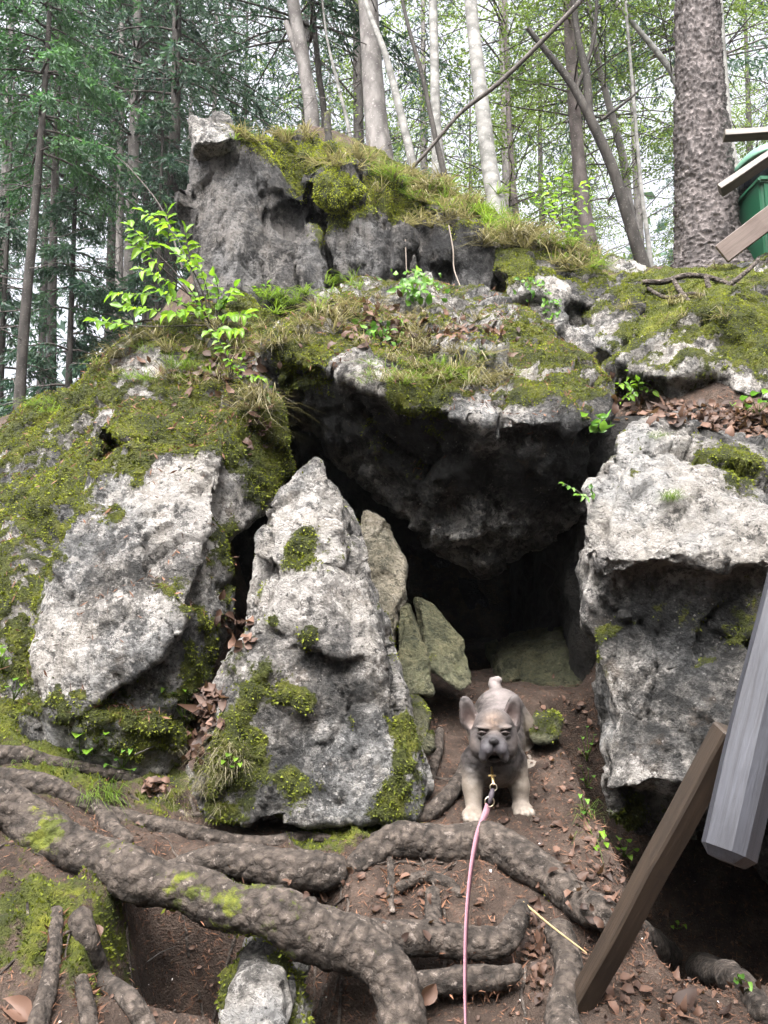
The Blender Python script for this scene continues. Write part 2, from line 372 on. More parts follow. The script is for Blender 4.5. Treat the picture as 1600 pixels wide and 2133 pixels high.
GV[_nr,2] += smooth(.2,.6,GM[_nr])*(.085*(.2+fbm(_q*6, 3, 41))+.045*fbm(_q*17, 3, 43)) + (1-smooth(.2,.6,GM[_nr]))*.012*fbm(_q*24, 3, 47)
_d1, _d2, _hd, _vc = worley(_q*np.array([13,13,13.]), 51); GV[_nr,2] += .010*(_hd-.5)*smooth(.0,.3,_d2-_d1); GN = vnormals(GV, GF)
t = NT('forest_soil'); co = t.co()
c = t.ramp(t.noise(co, 7, 8, .7), [(.3,(.022,.014,.010)), (.52,(.066,.045,.034)), (.75,(.165,.118,.093))])
c = t.mix(t.rng(t.noise(co, 45, 6, .75), .55, .68, 0, .6), c, (.23,.12,.075)); c = t.mix(t.rng(t.voro(co, 60), .0, .16, .5, 0), c, (.4,.34,.28))
mm = t.rng(t.math('ADD', t.attr('moss'), t.math('MULTIPLY', t.math('SUBTRACT', t.noise(co, 20, 6, .7), .5), 1.4)), .4, .6)
c = t.mix(mm, c, moss_color(t, co))
MSOIL = t.done(c, .9, t.bump(t.math('ADD', t.noise(co, 40, 8, .75), t.noise(co, 160, 3)), .9, .025), .3)
link('ground', make_mesh('ground', GV, GF, MSOIL, attrs={'moss': GM}), kind='structure')

# ------------------------------------------------------------------ boulders: blended convex blocks, then weathered
MROCK = rock_material('limestone', (.425,.40,.375), (.145,.138,.132), (.028,.028,.028), .85, .55)
MDARK = rock_material('limestone_dark', (.19,.178,.17), (.052,.049,.048), (.010,.010,.011), .25, .8, (.10,.075,.055))
MCAVE = rock_material('limestone_damp', (.2,.185,.11), (.11,.11,.06), (.035,.04,.022), .1, .4, (.14,.15,.05))
MCAVESHADE = rock_material('limestone_cave_shade', (.05,.045,.04), (.022,.02,.018), (.008,.008,.008), .0, .4, (.03,.024,.018))  # near-black for the cave walls: the darkness of the cave put into the colour
ROCKS = []
def hull_planes(pts):
    bm = bmesh.new()
    for p in pts: bm.verts.new(p)
    r = bmesh.ops.convex_hull(bm, input=bm.verts); bm.normal_update(); pl = []
    for f in bm.faces:
        n = np.array(f.normal[:]); d = float(np.dot(n, np.array(f.calc_center_median()[:])))
        if not any(np.dot(n, q[0]) > .995 and abs(d-q[1]) < .012 for q in pl): pl.append((n, d))
    bm.free(); return pl
def block(front, back=.6, shrink=.85, lift=0., dx=0.):
    """front points (px, py, distance) plus the same outline further back"""
    f = np.array([P(*q) for q in front]); c = f.mean(0); b = c + (f-c)*shrink + np.array([dx, back, lift]); return np.vstack([f, b])
def rock(name, label, blocks, mat=None, h=.013, k=.035, rough=1., up=.5, spots=(), tones=(), seed=1, hang=0., cat='rock', chip=1., strata=0., mosslift=.022, tall=1., carve=(), bright=0., tone0=0.):
    hp = [hull_planes(b if isinstance(b, np.ndarray) else block(*b)) for b in blocks]
    allp = np.vstack([b if isinstance(b, np.ndarray) else block(*b) for b in blocks]); lo = allp.min(0)-.09; hi = allp.max(0)+.09
    dims = np.ceil((hi-lo)/h).astype(int)+1
    ax = [lo[i]+np.arange(dims[i])*h for i in range(3)]; X, Y, Z = np.meshgrid(*[a.astype(np.float32) for a in ax], indexing='ij', sparse=True)
    F = None
    for pl in hp:
        f = None
        for n, d in pl:
            g = X*np.float32(n[0]) + Y*np.float32(n[1]) + Z*np.float32(n[2]) - np.float32(d)
            if f is None: f = g
            else:
                kk = np.float32(k*.3); e = np.clip(.5+.5*(f-g)/kk, 0, 1); f = g + (f-g)*e + kk*e*(1-e)*.5
        if F is None: F = f
        else:
            e = np.clip(.5+.5*(f-F)/np.float32(k), 0, 1); F = f + (F-f)*e - np.float32(k)*e*(1-e)
    for cx, cy, cz, r in carve:                             # hollows eaten into the stone
        c = P(cx, cy, cz); g = np.float32(r) - np.sqrt(((X-np.float32(c[0]))/1.)**2 + ((Y-np.float32(c[1]))/1.)**2 + ((Z-np.float32(c[2]))/.8)**2)
        e = np.clip(.5-.5*(F-g)/np.float32(.05), 0, 1); F = F + (g-F)*e + np.float32(.05)*e*(1-e)
    V, Q = surface_nets(F, lo, h); N = vnormals(V, Q); o = seed*7.31
    V = V + N*(rough*(.035*fbm(V*1.8+o, 3, seed)+.03*fbm(V*5+o, 3, seed+4)))[:,None]
    # facets: every cell of the fractured stone is broken along its own plane
    w = V + .05*np.stack([noise(V*4+o, seed+11), noise(V*4+o, seed+12), noise(V*4+o, seed+13)], 1)
    stretch = np.array([1, 1, .75/tall])
    for sc, am in ((2.9, .085), (6.5, .085), (17., .075)):
        d1, d2, hid, vec = worley(w*stretch*sc+o, seed+int(sc)); an = hid*6.283*7
        dirv = np.stack([np.cos(an), np.sin(an), np.sin(an*2.7)*.8], 1); V = V + N*(np.clip((vec*dirv).sum(1), -.7, .7)/sc*am*2.2*chip*rough)[:,None]*1.0
        V = V - N*(.012*chip*rough*np.exp(-((d2-d1)*9)**2)*(sc < 4))[:,None]
    if tall > 1: V = V + N*(.022*fbm(V*np.array([5.5,5.5,.6])+o, 4, seed+77, .6, True))[:,None]
    if strata: V = V + N*(strata*(np.abs(((V[:,0]*5+V[:,1]*2+fbm(V*2,3,seed)*1.4) % 1)-.5)-.25))[:,None]
    N = vnormals(V, Q)
    V = V + N*(.010*rough*fbm(V*22+o, 3, seed+30, .55) + .008*rough*fbm(V*13+o, 3, seed+40, ridged=True))[:,None]
    N = vnormals(V, Q)
    moss = smooth(-.1, .9, N[:,2]+.55*fbm(V*2.4+o, 3, seed+50))*up*1.25 + .6*fbm(V*5+o, 4, seed+60) + .4*fbm(V*14+o, 3, seed+61) + hang
    tone = np.full(len(V), float(tone0))
    def splat(px, py):
        r = unit(ray(px, py)); dv = V-CAM; tt = dv @ r; pd = np.linalg.norm(dv - tt[:,None]*r, axis=1); m = pd < max(.03, pd.min()+.01)
        return V[m][np.argmin(tt[m])]
    rag = 1+1.1*fbm(V*8+o, 3, seed+66); wp = V + .05*np.stack([noise(V*7+o, 91), noise(V*7+o, 92), noise(V*7+o, 93)], 1)
    for px, py, rad, st in spots: moss = moss + st*np.exp(-((wp-splat(px,py))**2).sum(1)/rad**2)*(rag if st > 0 else 1)
    for px, py, rad, st in tones: tone = tone + st*np.exp(-((V-splat(px,py))**2).sum(1)/rad**2)
    moss = np.clip(moss, -1, 1.3); mz = smooth(.3, .8, moss)
    V = V + N*(mz*(mosslift*(.5+.9*fbm(V*9+o, 3, seed+70)+.35*fbm(V*30, 2, seed+71))))[:,None]
    far_under = V[:,2] < H(V[:,0], V[:,1], False)-.25      # nothing is kept deep in the ground
    Q = Q[~far_under[Q].all(1)]; used = np.zeros(len(V), bool); used[Q.ravel()] = True; remap = np.cumsum(used)-1
    V, N, moss, tone, Q = V[used], N[used], moss[used], tone[used], remap[Q]
    base = np.array([V[:,0].mean(), V[:,1].mean(), V[:,2].min()])
    ob = link(name, make_mesh(name, V-base, Q, mat or MROCK, attrs={'moss': moss, 'tone': tone}), None, base, label=label, cat=cat)
    ROCKS.append(dict(bright=bright, o=ob, V=V, Q=Q, N=vnormals(V,Q), moss=moss, base=base)); return ob

LB = rock('boulder', 'big mossy boulder with a bare pale face, below the larger leafy sapling', [
  # main pale front slab
  ([(285,930,2.95),(470,945,2.9),(465,1000,2.85),(380,1190,2.68),(370,1330,2.6),(310,1400,2.6),(100,1510,2.6),(60,1370,2.65),(155,1100,2.8),(190,970,2.95)], 1.0, .95, .1, -.4),
  # upper mossy cap
  ([(300,690,3.55),(430,640,3.75),(540,700,3.6),(575,830,3.35),(560,960,3.15),(470,960,2.98),(280,930,3.0),(180,880,3.2),(230,735,3.5)], 1.3, .95, .15, -.2),
  # mossy right cheek that hangs over the gap
  ([(480,860,3.1),(575,840,3.25),(598,985,3.2),(560,1055,3.15),(480,1120,2.98),(440,1080,2.95),(440,940,2.95)], .6, .9, 0, -.25),
  # lower right mossy side
  ([(440,1080,2.92),(480,1190,2.95),(488,1290,2.95),(445,1400,2.85),(400,1500,2.78),(320,1560,2.72),(240,1500,2.68),(370,1300,2.68)], .9, .95, 0, -.5),
  # long slope to the left
  ([(230,735,3.6),(95,840,3.75),(0,950,3.7),(-160,1060,3.6),(-250,1350,3.1),(-60,1540,2.85),(90,1500,2.75),(160,1120,2.95),(200,930,3.1)], 1.6, .9, .2),
  # foot
  ([(90,1480,2.62),(330,1500,2.62),(400,1540,2.75),(330,1640,2.72),(90,1620,2.7),(-40,1600,2.8),(-20,1480,2.8)], .8, 1, 0, -.4)],
  h=.0142, up=.74, seed=3, hang=.05, chip=.85, rough=.85,
  spots=[(530,880,.22,.9),(570,980,.15,.9),(350,880,.2,.9),(420,900,.12,.6),(100,1050,.3,.7),(60,1250,.25,.6),(200,900,.12,.5),(410,1250,.14,.9),(420,1400,.14,.9),(300,1500,.15,.8),(150,1500,.1,.6),(480,1120,.1,.8),(110,800,.25,.8),(285,960,.05,.8),(250,1010,.04,.7),(250,1060,.05,.6),
         (360,1000,.2,-1.2),(240,1180,.24,-1.3),(300,1330,.18,-1.2),(130,1390,.1,-.8),(220,1000,.08,-.8),(400,1080,.1,-1),(270,740,.08,-.8),(200,860,.06,-.7),(90,1230,.08,-.8),(30,1180,.1,-.7),(215,845,.05,-1),(180,900,.05,-1),(170,985,.05,-.9),(120,1060,.07,-1),(60,1120,.06,-1),(255,780,.06,-1),(330,745,.06,-.9),(20,1080,.07,-.8),(110,940,.05,-.9),(40,1280,.06,-.8),(150,1080,.06,-.8),(300,800,.05,-.7)],
  tones=[(390,1000,.22,1.3),(240,1150,.14,-.5),(240,1330,.15,-.2),(130,1400,.15,.9),(330,1300,.1,1.0),(210,1010,.1,.4),(60,1230,.2,.7)])
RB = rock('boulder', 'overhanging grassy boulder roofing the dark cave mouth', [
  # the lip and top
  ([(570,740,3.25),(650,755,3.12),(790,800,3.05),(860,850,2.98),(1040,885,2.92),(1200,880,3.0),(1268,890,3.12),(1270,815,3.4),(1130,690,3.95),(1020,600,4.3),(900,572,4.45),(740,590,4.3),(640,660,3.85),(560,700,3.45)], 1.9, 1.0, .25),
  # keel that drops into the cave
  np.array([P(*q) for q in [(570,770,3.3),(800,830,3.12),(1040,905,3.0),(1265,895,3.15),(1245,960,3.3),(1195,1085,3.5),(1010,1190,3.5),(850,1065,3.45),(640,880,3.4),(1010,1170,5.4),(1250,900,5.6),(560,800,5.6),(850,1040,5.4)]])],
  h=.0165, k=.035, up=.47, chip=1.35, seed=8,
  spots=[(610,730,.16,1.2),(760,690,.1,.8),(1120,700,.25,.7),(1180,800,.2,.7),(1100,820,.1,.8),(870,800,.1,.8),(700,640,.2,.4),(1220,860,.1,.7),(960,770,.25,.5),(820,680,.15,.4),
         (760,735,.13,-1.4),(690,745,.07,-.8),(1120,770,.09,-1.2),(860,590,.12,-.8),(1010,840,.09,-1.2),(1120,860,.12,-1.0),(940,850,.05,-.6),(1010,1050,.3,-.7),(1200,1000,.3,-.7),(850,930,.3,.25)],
  tones=[(760,740,.2,1.4),(1120,770,.15,1.3),(1060,880,.2,1.2),(850,820,.1,.9),(900,590,.2,1.2),(1010,1020,.3,-.7),(800,900,.3,-1.1),(680,850,.2,-1.3),(1180,1000,.3,-1.4),(950,930,.2,-.8)])  # negative tones darken the underside: shade painted over its brown-black stone
PB = rock('pillar_rock', 'pointed grey and white rock standing in front of the cave mouth', [
  ([(664,990,2.80),(715,1050,2.78),(728,1140,2.74),(770,1230,2.69),(805,1300,2.64),(838,1430,2.56),(860,1560,2.54),(470,1560,2.58),(520,1380,2.62),(548,1260,2.64),(530,1150,2.76),(560,1085,2.78)], .3, .95, 0),
  ([(660,952,2.74),(672,956,2.74),(715,1050,2.74),(720,1110,2.72),(650,1105,2.6),(560,1090,2.7),(548,1060,2.74)], .22, .8, -.05),
  ([(555,1085,2.66),(700,1090,2.62),(722,1140,2.62),(700,1190,2.56),(560,1180,2.58),(520,1160,2.64),(525,1120,2.68)], .28, .85, 0),
  ([(560,1200,2.6),(630,1180,2.54),(650,1170,2.53),(645,1365,2.5),(530,1365,2.55),(540,1250,2.6)], .3, .9, 0),
  ([(660,1190,2.52),(750,1200,2.58),(800,1290,2.56),(800,1360,2.5),(700,1370,2.45),(630,1330,2.47)], .35, .9, 0),
  ([(505,1350,2.56),(560,1330,2.52),(800,1330,2.5),(835,1440,2.52),(870,1580,2.5),(895,1660,2.5),(860,1700,2.44),(600,1720,2.36),(430,1705,2.4),(400,1600,2.5),(470,1480,2.55)], .5, .9, 0)],
  h=.0095, k=.018, rough=.8, up=.22, seed=15, chip=.95,
  spots=[(640,1120,.06,1.1),(650,1090,.05,.9),(590,1170,.06,.7),(560,1290,.05,.8),(660,1330,.05,.8),(640,1250,.03,.7),(530,1430,.08,1.0),(600,1470,.05,.9),(480,1570,.08,.9),(480,1620,.1,.9),(600,1600,.06,.7),(570,1560,.05,-.6),(735,1490,.035,1.0),(735,1560,.03,.9),(720,1140,.03,.5),(860,1600,.09,1.0),(850,1500,.06,.9),(440,1650,.1,.7),(650,1640,.03,.8),(720,1650,.03,.7),(840,1670,.08,.8),
         (660,1040,.09,-1),(560,1140,.05,-.8),(560,1230,.06,-.6),(720,1250,.09,-.8),(700,1450,.1,-1),(680,1560,.08,-1),(780,1580,.08,-.8)],
  tones=[(650,1040,.12,1.5),(570,1130,.09,1.2),(570,1230,.09,1.2),(720,1230,.1,.7),(690,1120,.08,1.0),(780,1330,.06,1.0),(560,1400,.1,.7),(700,1420,.14,-.5),(660,1560,.14,-.4),(560,1650,.1,-.3)])
RR = rock('boulder', 'large pale lichened boulder with a dark overhung ledge, behind the handrail', [
  # rounded top
  ([(1265,965,2.75),(1290,915,2.85),(1350,880,3.0),(1450,868,3.1),(1600,930,3.1),(1800,1000,3.0),(1800,1090,2.7),(1600,1060,2.65),(1400,1030,2.68),(1245,1010,2.72)], .9, .95, .15, .33),
  # ledge
  ([(1235,1010,2.74),(1400,1020,2.64),(1620,1060,2.56),(1820,1110,2.6),(1820,1180,2.5),(1600,1180,2.42),(1450,1145,2.42),(1330,1170,2.45),(1225,1195,2.52),(1200,1110,2.66)], .9, .98, 0, .33),
  # recess under the ledge
  ([(1198,1150,2.64),(1330,1150,2.56),(1600,1150,2.53),(1820,1180,2.54),(1820,1420,2.54),(1500,1400,2.54),(1258,1405,2.6),(1204,1290,2.66)], .8, .98, 0, .3),
  # lower grey block
  ([(1255,1385,2.6),(1380,1368,2.53),(1500,1380,2.48),(1700,1380,2.48),(1750,1600,2.42),(1480,1610,2.36),(1330,1635,2.38),(1255,1655,2.46),(1240,1560,2.52),(1245,1450,2.58)], .9, .98, 0, .33),
  # added bulk out of view on the right, keeps light out of the hole
  ([(1700,1000,2.75),(2300,1000,2.9),(2400,1500,2.6),(2300,2100,2.3),(1900,2100,2.35),(1740,1900,2.45),(1700,1500,2.5)], 1.0, .98, 0),
  # undercut base
  ([(1255,1630,2.66),(1480,1580,2.72),(1750,1580,2.75),(1750,1700,2.95),(1420,1720,2.85),(1300,1740,2.72),(1262,1700,2.68)], .7, .98, 0, .26)],
  h=.0135, k=.055, up=.16, seed=22, chip=.9, rough=1.05, tone0=-.22,
  spots=[(1285,985,.08,.8),(1390,1030,.05,.9),(1520,940,.12,.7),(1540,1010,.07,.7),(1350,910,.06,.6),(1260,1330,.08,.6),(1240,1400,.05,.7),(1400,1260,.22,.42),(1540,1260,.2,.45),(1290,1260,.1,.3),(1330,1720,.15,.7),(1540,1080,.06,.5),
         (1400,960,.2,-.6),(1350,1100,.25,-.8),(1350,1480,.2,-.9),(1500,1130,.15,-.6)],
  tones=[(1400,940,.25,1.2),(1350,1100,.3,1.3),(1550,1100,.2,1.2),(1240,1600,.08,1.0),(1330,1640,.07,1.2),(1300,1260,.14,-.9),(1400,1260,.2,-.9),(1530,1280,.2,-.9),(1250,1320,.1,-.7),(1350,1500,.25,-.3),(1350,1480,.2,.15)])  # negative tones below the ledge paint shade onto the dirty, mossy recess
rock('crag', 'tall dark streaked crag with a pale block on its corner, crowned by moss and grass', [
  ([(401,268,5.25),(486,276,5.15),(560,320,5.2),(640,420,5.2),(660,640,4.95),(500,660,4.85),(400,600,5.0),(385,450,5.1)], 1.6, .95, .2),
  ([(403,246,5.28),(470,252,5.25),(482,285,5.1),(450,290,5.02),(405,285,5.15)], .5, .9, .0),
  ([(480,285,5.3),(600,280,5.5),(740,345,5.35),(880,400,5.4),(1000,470,5.4),(1020,600,5.3),(700,640,5.35),(560,480,5.3)], 1.5, .95, .25),
  ([(560,500,5.0),(650,470,4.95),(680,640,4.8),(550,660,4.8)], .6, .9, 0),
  ([(690,440,5.0),(770,430,4.95),(850,490,4.9),(820,600,4.95),(740,640,4.95),(690,520,4.95)], .6, .9, 0),
  ([(870,460,5.1),(1000,480,5.1),(1030,560,5.05),(1010,660,5.0),(880,640,5.05)], .9, .9, 0),
  ([(640,345,5.0),(740,350,4.95),(760,400,4.9),(700,420,4.85),(600,380,4.95)], .6, .9, 0)],
  MDARK, h=.02, k=.025, up=.40, bright=.42, seed=31, strata=.0, chip=1.9, tall=4.5, rough=.8, carve=[(600,430,4.95,.24),(550,390,5.0,.12),(445,575,4.9,.10),(780,570,4.75,.10),(940,560,5.0,.14)],
  spots=[(640,340,.25,1.2),(700,390,.22,1.2),(720,430,.15,.9),(840,430,.2,1.2),(530,275,.2,.9),(800,400,.15,.7),(670,500,.1,.6),(950,460,.15,.6),
         (450,400,.4,-.9),(560,600,.4,-1),(800,560,.3,-1),(900,560,.3,-.9),(440,262,.12,-1.2),(740,470,.08,-.7)],
  tones=[(440,262,.16,2.2),(600,490,.12,1.2),(760,470,.12,1.4),(740,500,.2,.5),(480,450,.2,.4),(880,520,.3,-.7),(620,430,.15,-1)])
rock('ledge_rock', 'mossy ledge of rock with white patches below the leaning trees', [
  ([(1020,480,5.2),(1120,490,5.4),(1230,545,5.3),(1265,590,5.0),(1240,640,4.8),(1120,600,4.75),(1030,560,4.95)], .9, .95, .1),
  ([(1060,590,4.75),(1150,600,4.75),(1230,650,4.75),(1300,750,4.6),(1260,800,4.6),(1180,720,4.7),(1080,640,4.75)], .9, .95, .1)],
  h=.019, up=.75, tone0=-.45, hang=.08, carve=[(1200,655,4.75,.13),(1120,590,4.75,.1),(1250,690,4.4,.08)], seed=41, spots=[(1080,560,.2,.6),(1150,640,.3,-1),(1220,720,.2,-.7),(1170,575,.08,-1)], tones=[(1130,650,.3,.8),(1170,575,.12,1.3),(1200,620,.2,-.8)])
rock('ledge_rock', 'upright grey and mossy rock wall below the exposed roots of the big spruce', [
  ([(1240,610,4.9),(1300,570,5.0),(1340,590,4.9),(1330,680,4.5),(1300,760,4.3),(1240,720,4.5)], .8, .9, .1),
  ([(1300,600,5.0),(1420,590,5.1),(1510,610,5.0),(1500,660,4.7),(1430,720,4.4),(1310,760,4.25),(1290,690,4.5)], .9, .95, .15)],
  h=.019, up=.5, tone0=-.5, hang=.05, carve=[(1440,625,4.75,.12),(1330,720,4.4,.08)], seed=44, spots=[(1360,620,.2,.8),(1340,690,.15,.7),(1270,660,.12,-.8)], tones=[(1270,680,.2,1.0),(1450,680,.2,-.9)])
rock('boulder', 'slanting pale boulder streaked with moss above the red leaf litter', [
  ([(1310,745,3.95),(1420,680,4.0),(1530,610,4.05),(1650,600,4.0),(1800,640,3.9),(1800,840,3.55),(1600,830,3.5),(1420,790,3.65),(1320,775,3.85)], 1.0, .95, .15),
  ([(1480,760,3.75),(1600,790,3.6),(1800,800,3.6),(1800,900,3.6),(1600,880,3.6),(1540,850,3.65)], .7, .95, 0),
  ([(1390,770,3.8),(1420,760,3.75),(1440,830,3.75),(1400,850,3.8)], .5, .95, 0)],
  h=.017, up=.5, tone0=-.25, hang=.05, carve=[(1510,700,3.75,.06),(1470,800,3.65,.12)], seed=47, spots=[(1530,640,.2,.8),(1560,720,.2,.5),(1450,740,.15,.4),(1400,730,.1,-.8),(1480,700,.1,-.5),(1560,800,.1,-.6)], tones=[(1420,710,.2,1.3),(1480,680,.15,1.0),(1550,790,.2,.6),(1550,700,.2,-.5)])
rock('stone', 'pale stone beside the green bin at the foot of the lowest fence board', [([(1560,590,5.2),(1590,530,5.2),(1700,500,5.2),(1760,600,5.0),(1600,640,5.0)], .6, .9, .1)], h=.02, up=.5, seed=51)
rock('stone', 'white and mossy stone on the ridge just before the big spruce', [([(1245,545,5.9),(1300,535,5.9),(1340,555,5.85),(1345,590,5.7),(1250,600,5.7)], .5, .9, 0)], h=.02, up=.35, seed=53, tones=[(1310,550,.2,1.5)])
rock('stone', 'dark moss capped rock half hidden behind the leafy sapling', [([(445,640,3.9),(500,628,3.95),(570,665,3.85),(575,740,3.7),(470,740,3.7),(440,680,3.8)], .7, .9, .1)], MDARK, h=.019, up=.75, seed=55, spots=[(510,640,.12,1.0)])
rock('stone', 'pale angular block perched on the left corner of the crag', [([(401,244,5.12),(440,240,5.2),(474,248,5.2),(488,284,4.97),(452,296,4.9),(402,300,5.0)], .5, .95, .0)], h=.012, k=.012, rough=.8, chip=1.2, up=.05, tone0=.1, seed=58)
# inside the cave
rock('slab', 'tall pale rock slab leaning behind the pointed pillar rock', [([(760,1062,3.25),(800,1085,3.25),(842,1180,3.2),(825,1330,3.05),(815,1440,2.98),(745,1440,3.0),(735,1160,3.2)], .22, .95, -.03)], rock_material('limestone_cream', (.4,.36,.3), (.27,.24,.18), (.09,.085,.06), .3, .3), h=.010, k=.012, up=.05, rough=.7, seed=61, chip=.6)
rock('slab', 'narrower of the two green tinged slabs inside the cave, next to the tall pale slab', [([(826,1262,3.12),(850,1258,3.12),(885,1330,3.08),(900,1450,3.0),(835,1450,2.98),(822,1350,3.05)], .2, .95, 0)], MCAVE, h=.009, k=.01, up=.05, rough=.6, seed=62, chip=.6)
rock('slab', 'wider green tinged slab inside the cave, leaning towards the dark', [([(868,1245,3.25),(900,1262,3.25),(965,1340,3.18),(988,1425,3.08),(960,1442,3.05),(898,1395,3.05),(880,1300,3.15)], .2, .95, 0)], MCAVE, h=.009, k=.01, up=.05, rough=.6, seed=63, chip=.6)
rock('stone', 'low round boulder lying at the back of the cave', [([(1040,1370,3.75),(1110,1330,3.85),(1210,1315,3.8),(1260,1360,3.6),(1260,1450,3.45),(1050,1430,3.6)], .6, .9, 0)], MCAVE, h=.015, up=.0, rough=.7, seed=64)
rock('stone', 'small mossy stone on the path between the dog and the pale boulder', [([(1118,1500,2.98),(1165,1488,2.98),(1172,1530,2.9),(1140,1550,2.88),(1110,1540,2.92)], .15, .9, 0)], MCAVE, h=.009, up=.4, rough=.4, seed=65)
rock('stone', 'low rounded stone at the foot of the pointed pillar rock, on the cave side', [([(830,1470,2.85),(870,1480,2.8),(895,1510,2.75),(895,1560,2.68),(840,1570,2.7),(820,1500,2.8)], .25, .9, 0)], MCAVE, h=.01, up=.25, rough=.5, seed=66)
rock('stone', 'jagged pale stone under the thick root at the bottom edge', [([(460,2090,1.84),(480,2040,1.86),(530,2012,1.88),(580,2050,1.86),(590,2180,1.76),(455,2180,1.76)], .2, .9, 0)], h=.008, up=.1, rough=.5, seed=67, tones=[(530,2090,.1,1.2)])
rock('stone', 'mossy stone wedged beneath the thick root behind the jagged pale stone', [([(450,2040,1.95),(500,1990,2.0),(570,2000,2.0),(640,2080,1.95),(640,2200,1.85),(450,2180,1.85)], .2, .9, 0)], h=.01, up=.5, rough=.5, seed=68, spots=[(520,2010,.1,.8)])
# rock masses that close the cave
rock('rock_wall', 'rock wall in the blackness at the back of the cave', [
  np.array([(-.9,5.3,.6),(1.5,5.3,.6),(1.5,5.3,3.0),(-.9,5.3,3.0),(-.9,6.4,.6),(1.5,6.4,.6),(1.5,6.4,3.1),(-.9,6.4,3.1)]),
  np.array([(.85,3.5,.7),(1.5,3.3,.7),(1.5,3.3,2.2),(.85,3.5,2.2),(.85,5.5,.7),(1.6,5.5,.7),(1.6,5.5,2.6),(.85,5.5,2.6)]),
  np.array([(-1.1,3.7,.7),(-.55,3.9,.7),(-.55,3.9,2.3),(-1.1,3.7,2.3),(-1.1,5.5,.7),(-.5,5.5,.7),(-.5,5.5,2.7),(-1.1,5.5,2.7)])], MCAVESHADE, h=.05, up=0, seed=71)
# ------------------------------------------------------------------ roots across the path
MROOT = bark_material('root_bark', (.120,.096,.080), (.018,.014,.011), (1,1,1), cells=34, bump=1.0)
ROOTS = []
def root(path, label, seed, name='tree_root', moss_at=(), under=.0, sink=.25, seg=22, rough=1., cat='root'):
    rows = []
    for q in path:
        px, py, w = q[:3]
        if len(q) > 3: c = P(px, py, q[3]); d = q[3]; r = w/2*d/1600
        else:
            g = G(px, py); d = g[1]; r = w/2*d/1600; c = g - unit(ray(px,py))*r*(1-2*sink)
        rows.append([*c, r])
    sp = spline(rows, 9 if seg < 16 else 16); C, R = sp[:,:3], np.maximum(sp[:,3], .002); o = seed*3.7
    r0 = R.mean(); C = C + np.stack([noise(C*5+o, 1), noise(C*5+o, 2), noise(C*5+o, 3)], 1)*r0*.55*rough
    R = R*.87*(1+.16*noise(C*6+o, 4))
    V, F, _, ang = tube(C, R, seg); N = vnormals(V, F)
    if N[0] @ (V[0]-C[0]) < 0 and False: N = -N
    d1, d2, hid, vec = worley(V*np.array([34,60,60])+.4*noise(V*20,9)[:,None]+o, seed+2)
    mv = V + N*(r0*.03*(smooth(.02,.35,d2-d1)-.5) + r0*.02*(hid-.5) + r0*.02*vec[:,2])[:,None]*rough
    mv = mv + N*(r0*(.11*fbm(V*9+o, 3, seed)+.07*(fbm(V*30+o, 3, seed+5, ridged=True)-.35)+.05*fbm(V*80, 2, seed+8)))[:,None]*rough
    N = vnormals(mv, F); moss = .35*fbm(mv*6+o, 4, seed+9) - .12 - under*np.clip(N[:,2], -.6, .4)
    for px, py, d, rad, st in moss_at: moss = moss + st*np.exp(-((mv-P(px,py,d))**2).sum(1)/rad**2)
    moss = np.clip(moss, -1, 1.2); mv = mv + N*(smooth(.3,.8,moss)*.012*(.6+fbm(mv*25, 2, 5)))[:,None]
    furrow = .75*smooth(.14,.02,d2-d1)*smooth(-.3,.3,fbm(V*9+o,2,77)); base = np.array([mv[:,0].mean(), mv[:,1].mean(), mv[:,2].min()])
    ob = link(name, make_mesh(name, mv-base, F, MROOT, attrs={'moss': moss, 'furrow': furrow}), None, base, label=label, cat=cat)
    ROOTS.append(dict(o=ob, V=mv, Q=F, N=vnormals(mv,F), moss=moss, base=base)); return ob
root([(-120,1620,90,2.25),(0,1690,100,2.2),(100,1760,110,2.14),(220,1815,108,2.08),(340,1850,104,2.04),(480,1885,108,2.0),(620,1925,118,1.97),(730,1955,128,1.93),(790,2020,120,1.88),(820,2110,105,1.82),(830,2220,100,1.74)],
     'thickest root of all, sweeping down from the left over the dark hollow', 1, moss_at=[(60,1830,2.1,.12,1.0),(230,1880,2.05,.07,.8),(500,1960,1.96,.10,.9),(360,1900,2.0,.08,.8),(100,1740,2.1,.035,.3),(600,1990,1.93,.07,.6),(230,1760,2.05,.035,.3)], under=.55)
root([(735,1800,46),(790,1775,70),(860,1758,82),(960,1752,88),(1060,1775,92),(1140,1825,88),(1210,1880,80),(1290,1930,75),(1370,1975,72),(1460,2020,66),(1560,2075,60),(1700,2150,55)],
     'long arched root below the dog that runs down behind the wooden post', 2, moss_at=[(1500,2030,1.95,.06,.5),(850,1740,2.35,.04,.4),(1130,1880,2.2,.05,.6)], sink=.2)
root([(360,1805,40),(440,1800,66),(540,1805,80),(640,1800,84),(700,1798,72)], 'short thick blunt ended root lying level beneath the pillar rock', 3, sink=.18)
root([(720,1945,60,1.97),(800,1950,72,1.97),(900,1950,76,1.97),(1000,1965,76,1.96),(1060,1955,64,1.97),(1088,1905,46,2.02),(1092,1878,30,2.06)], 'level root whose end bends up beside the straw, under the leash', 4, sink=.15)
root([(690,1765,22),(760,1752,24),(830,1722,30),(885,1702,38),(925,1668,40),(955,1630,38),(985,1580,34),(1010,1545,24)], 'curved dark root rising behind the front paw of the dog', 5, sink=.1)
root([(225,1690,38),(300,1715,42),(380,1735,42),(470,1750,36),(560,1752,32),(640,1742,24),(720,1758,20)], 'long slender root along the foot of the mossy boulder', 6, moss_at=[(640,1750,2.4,.06,.6)])
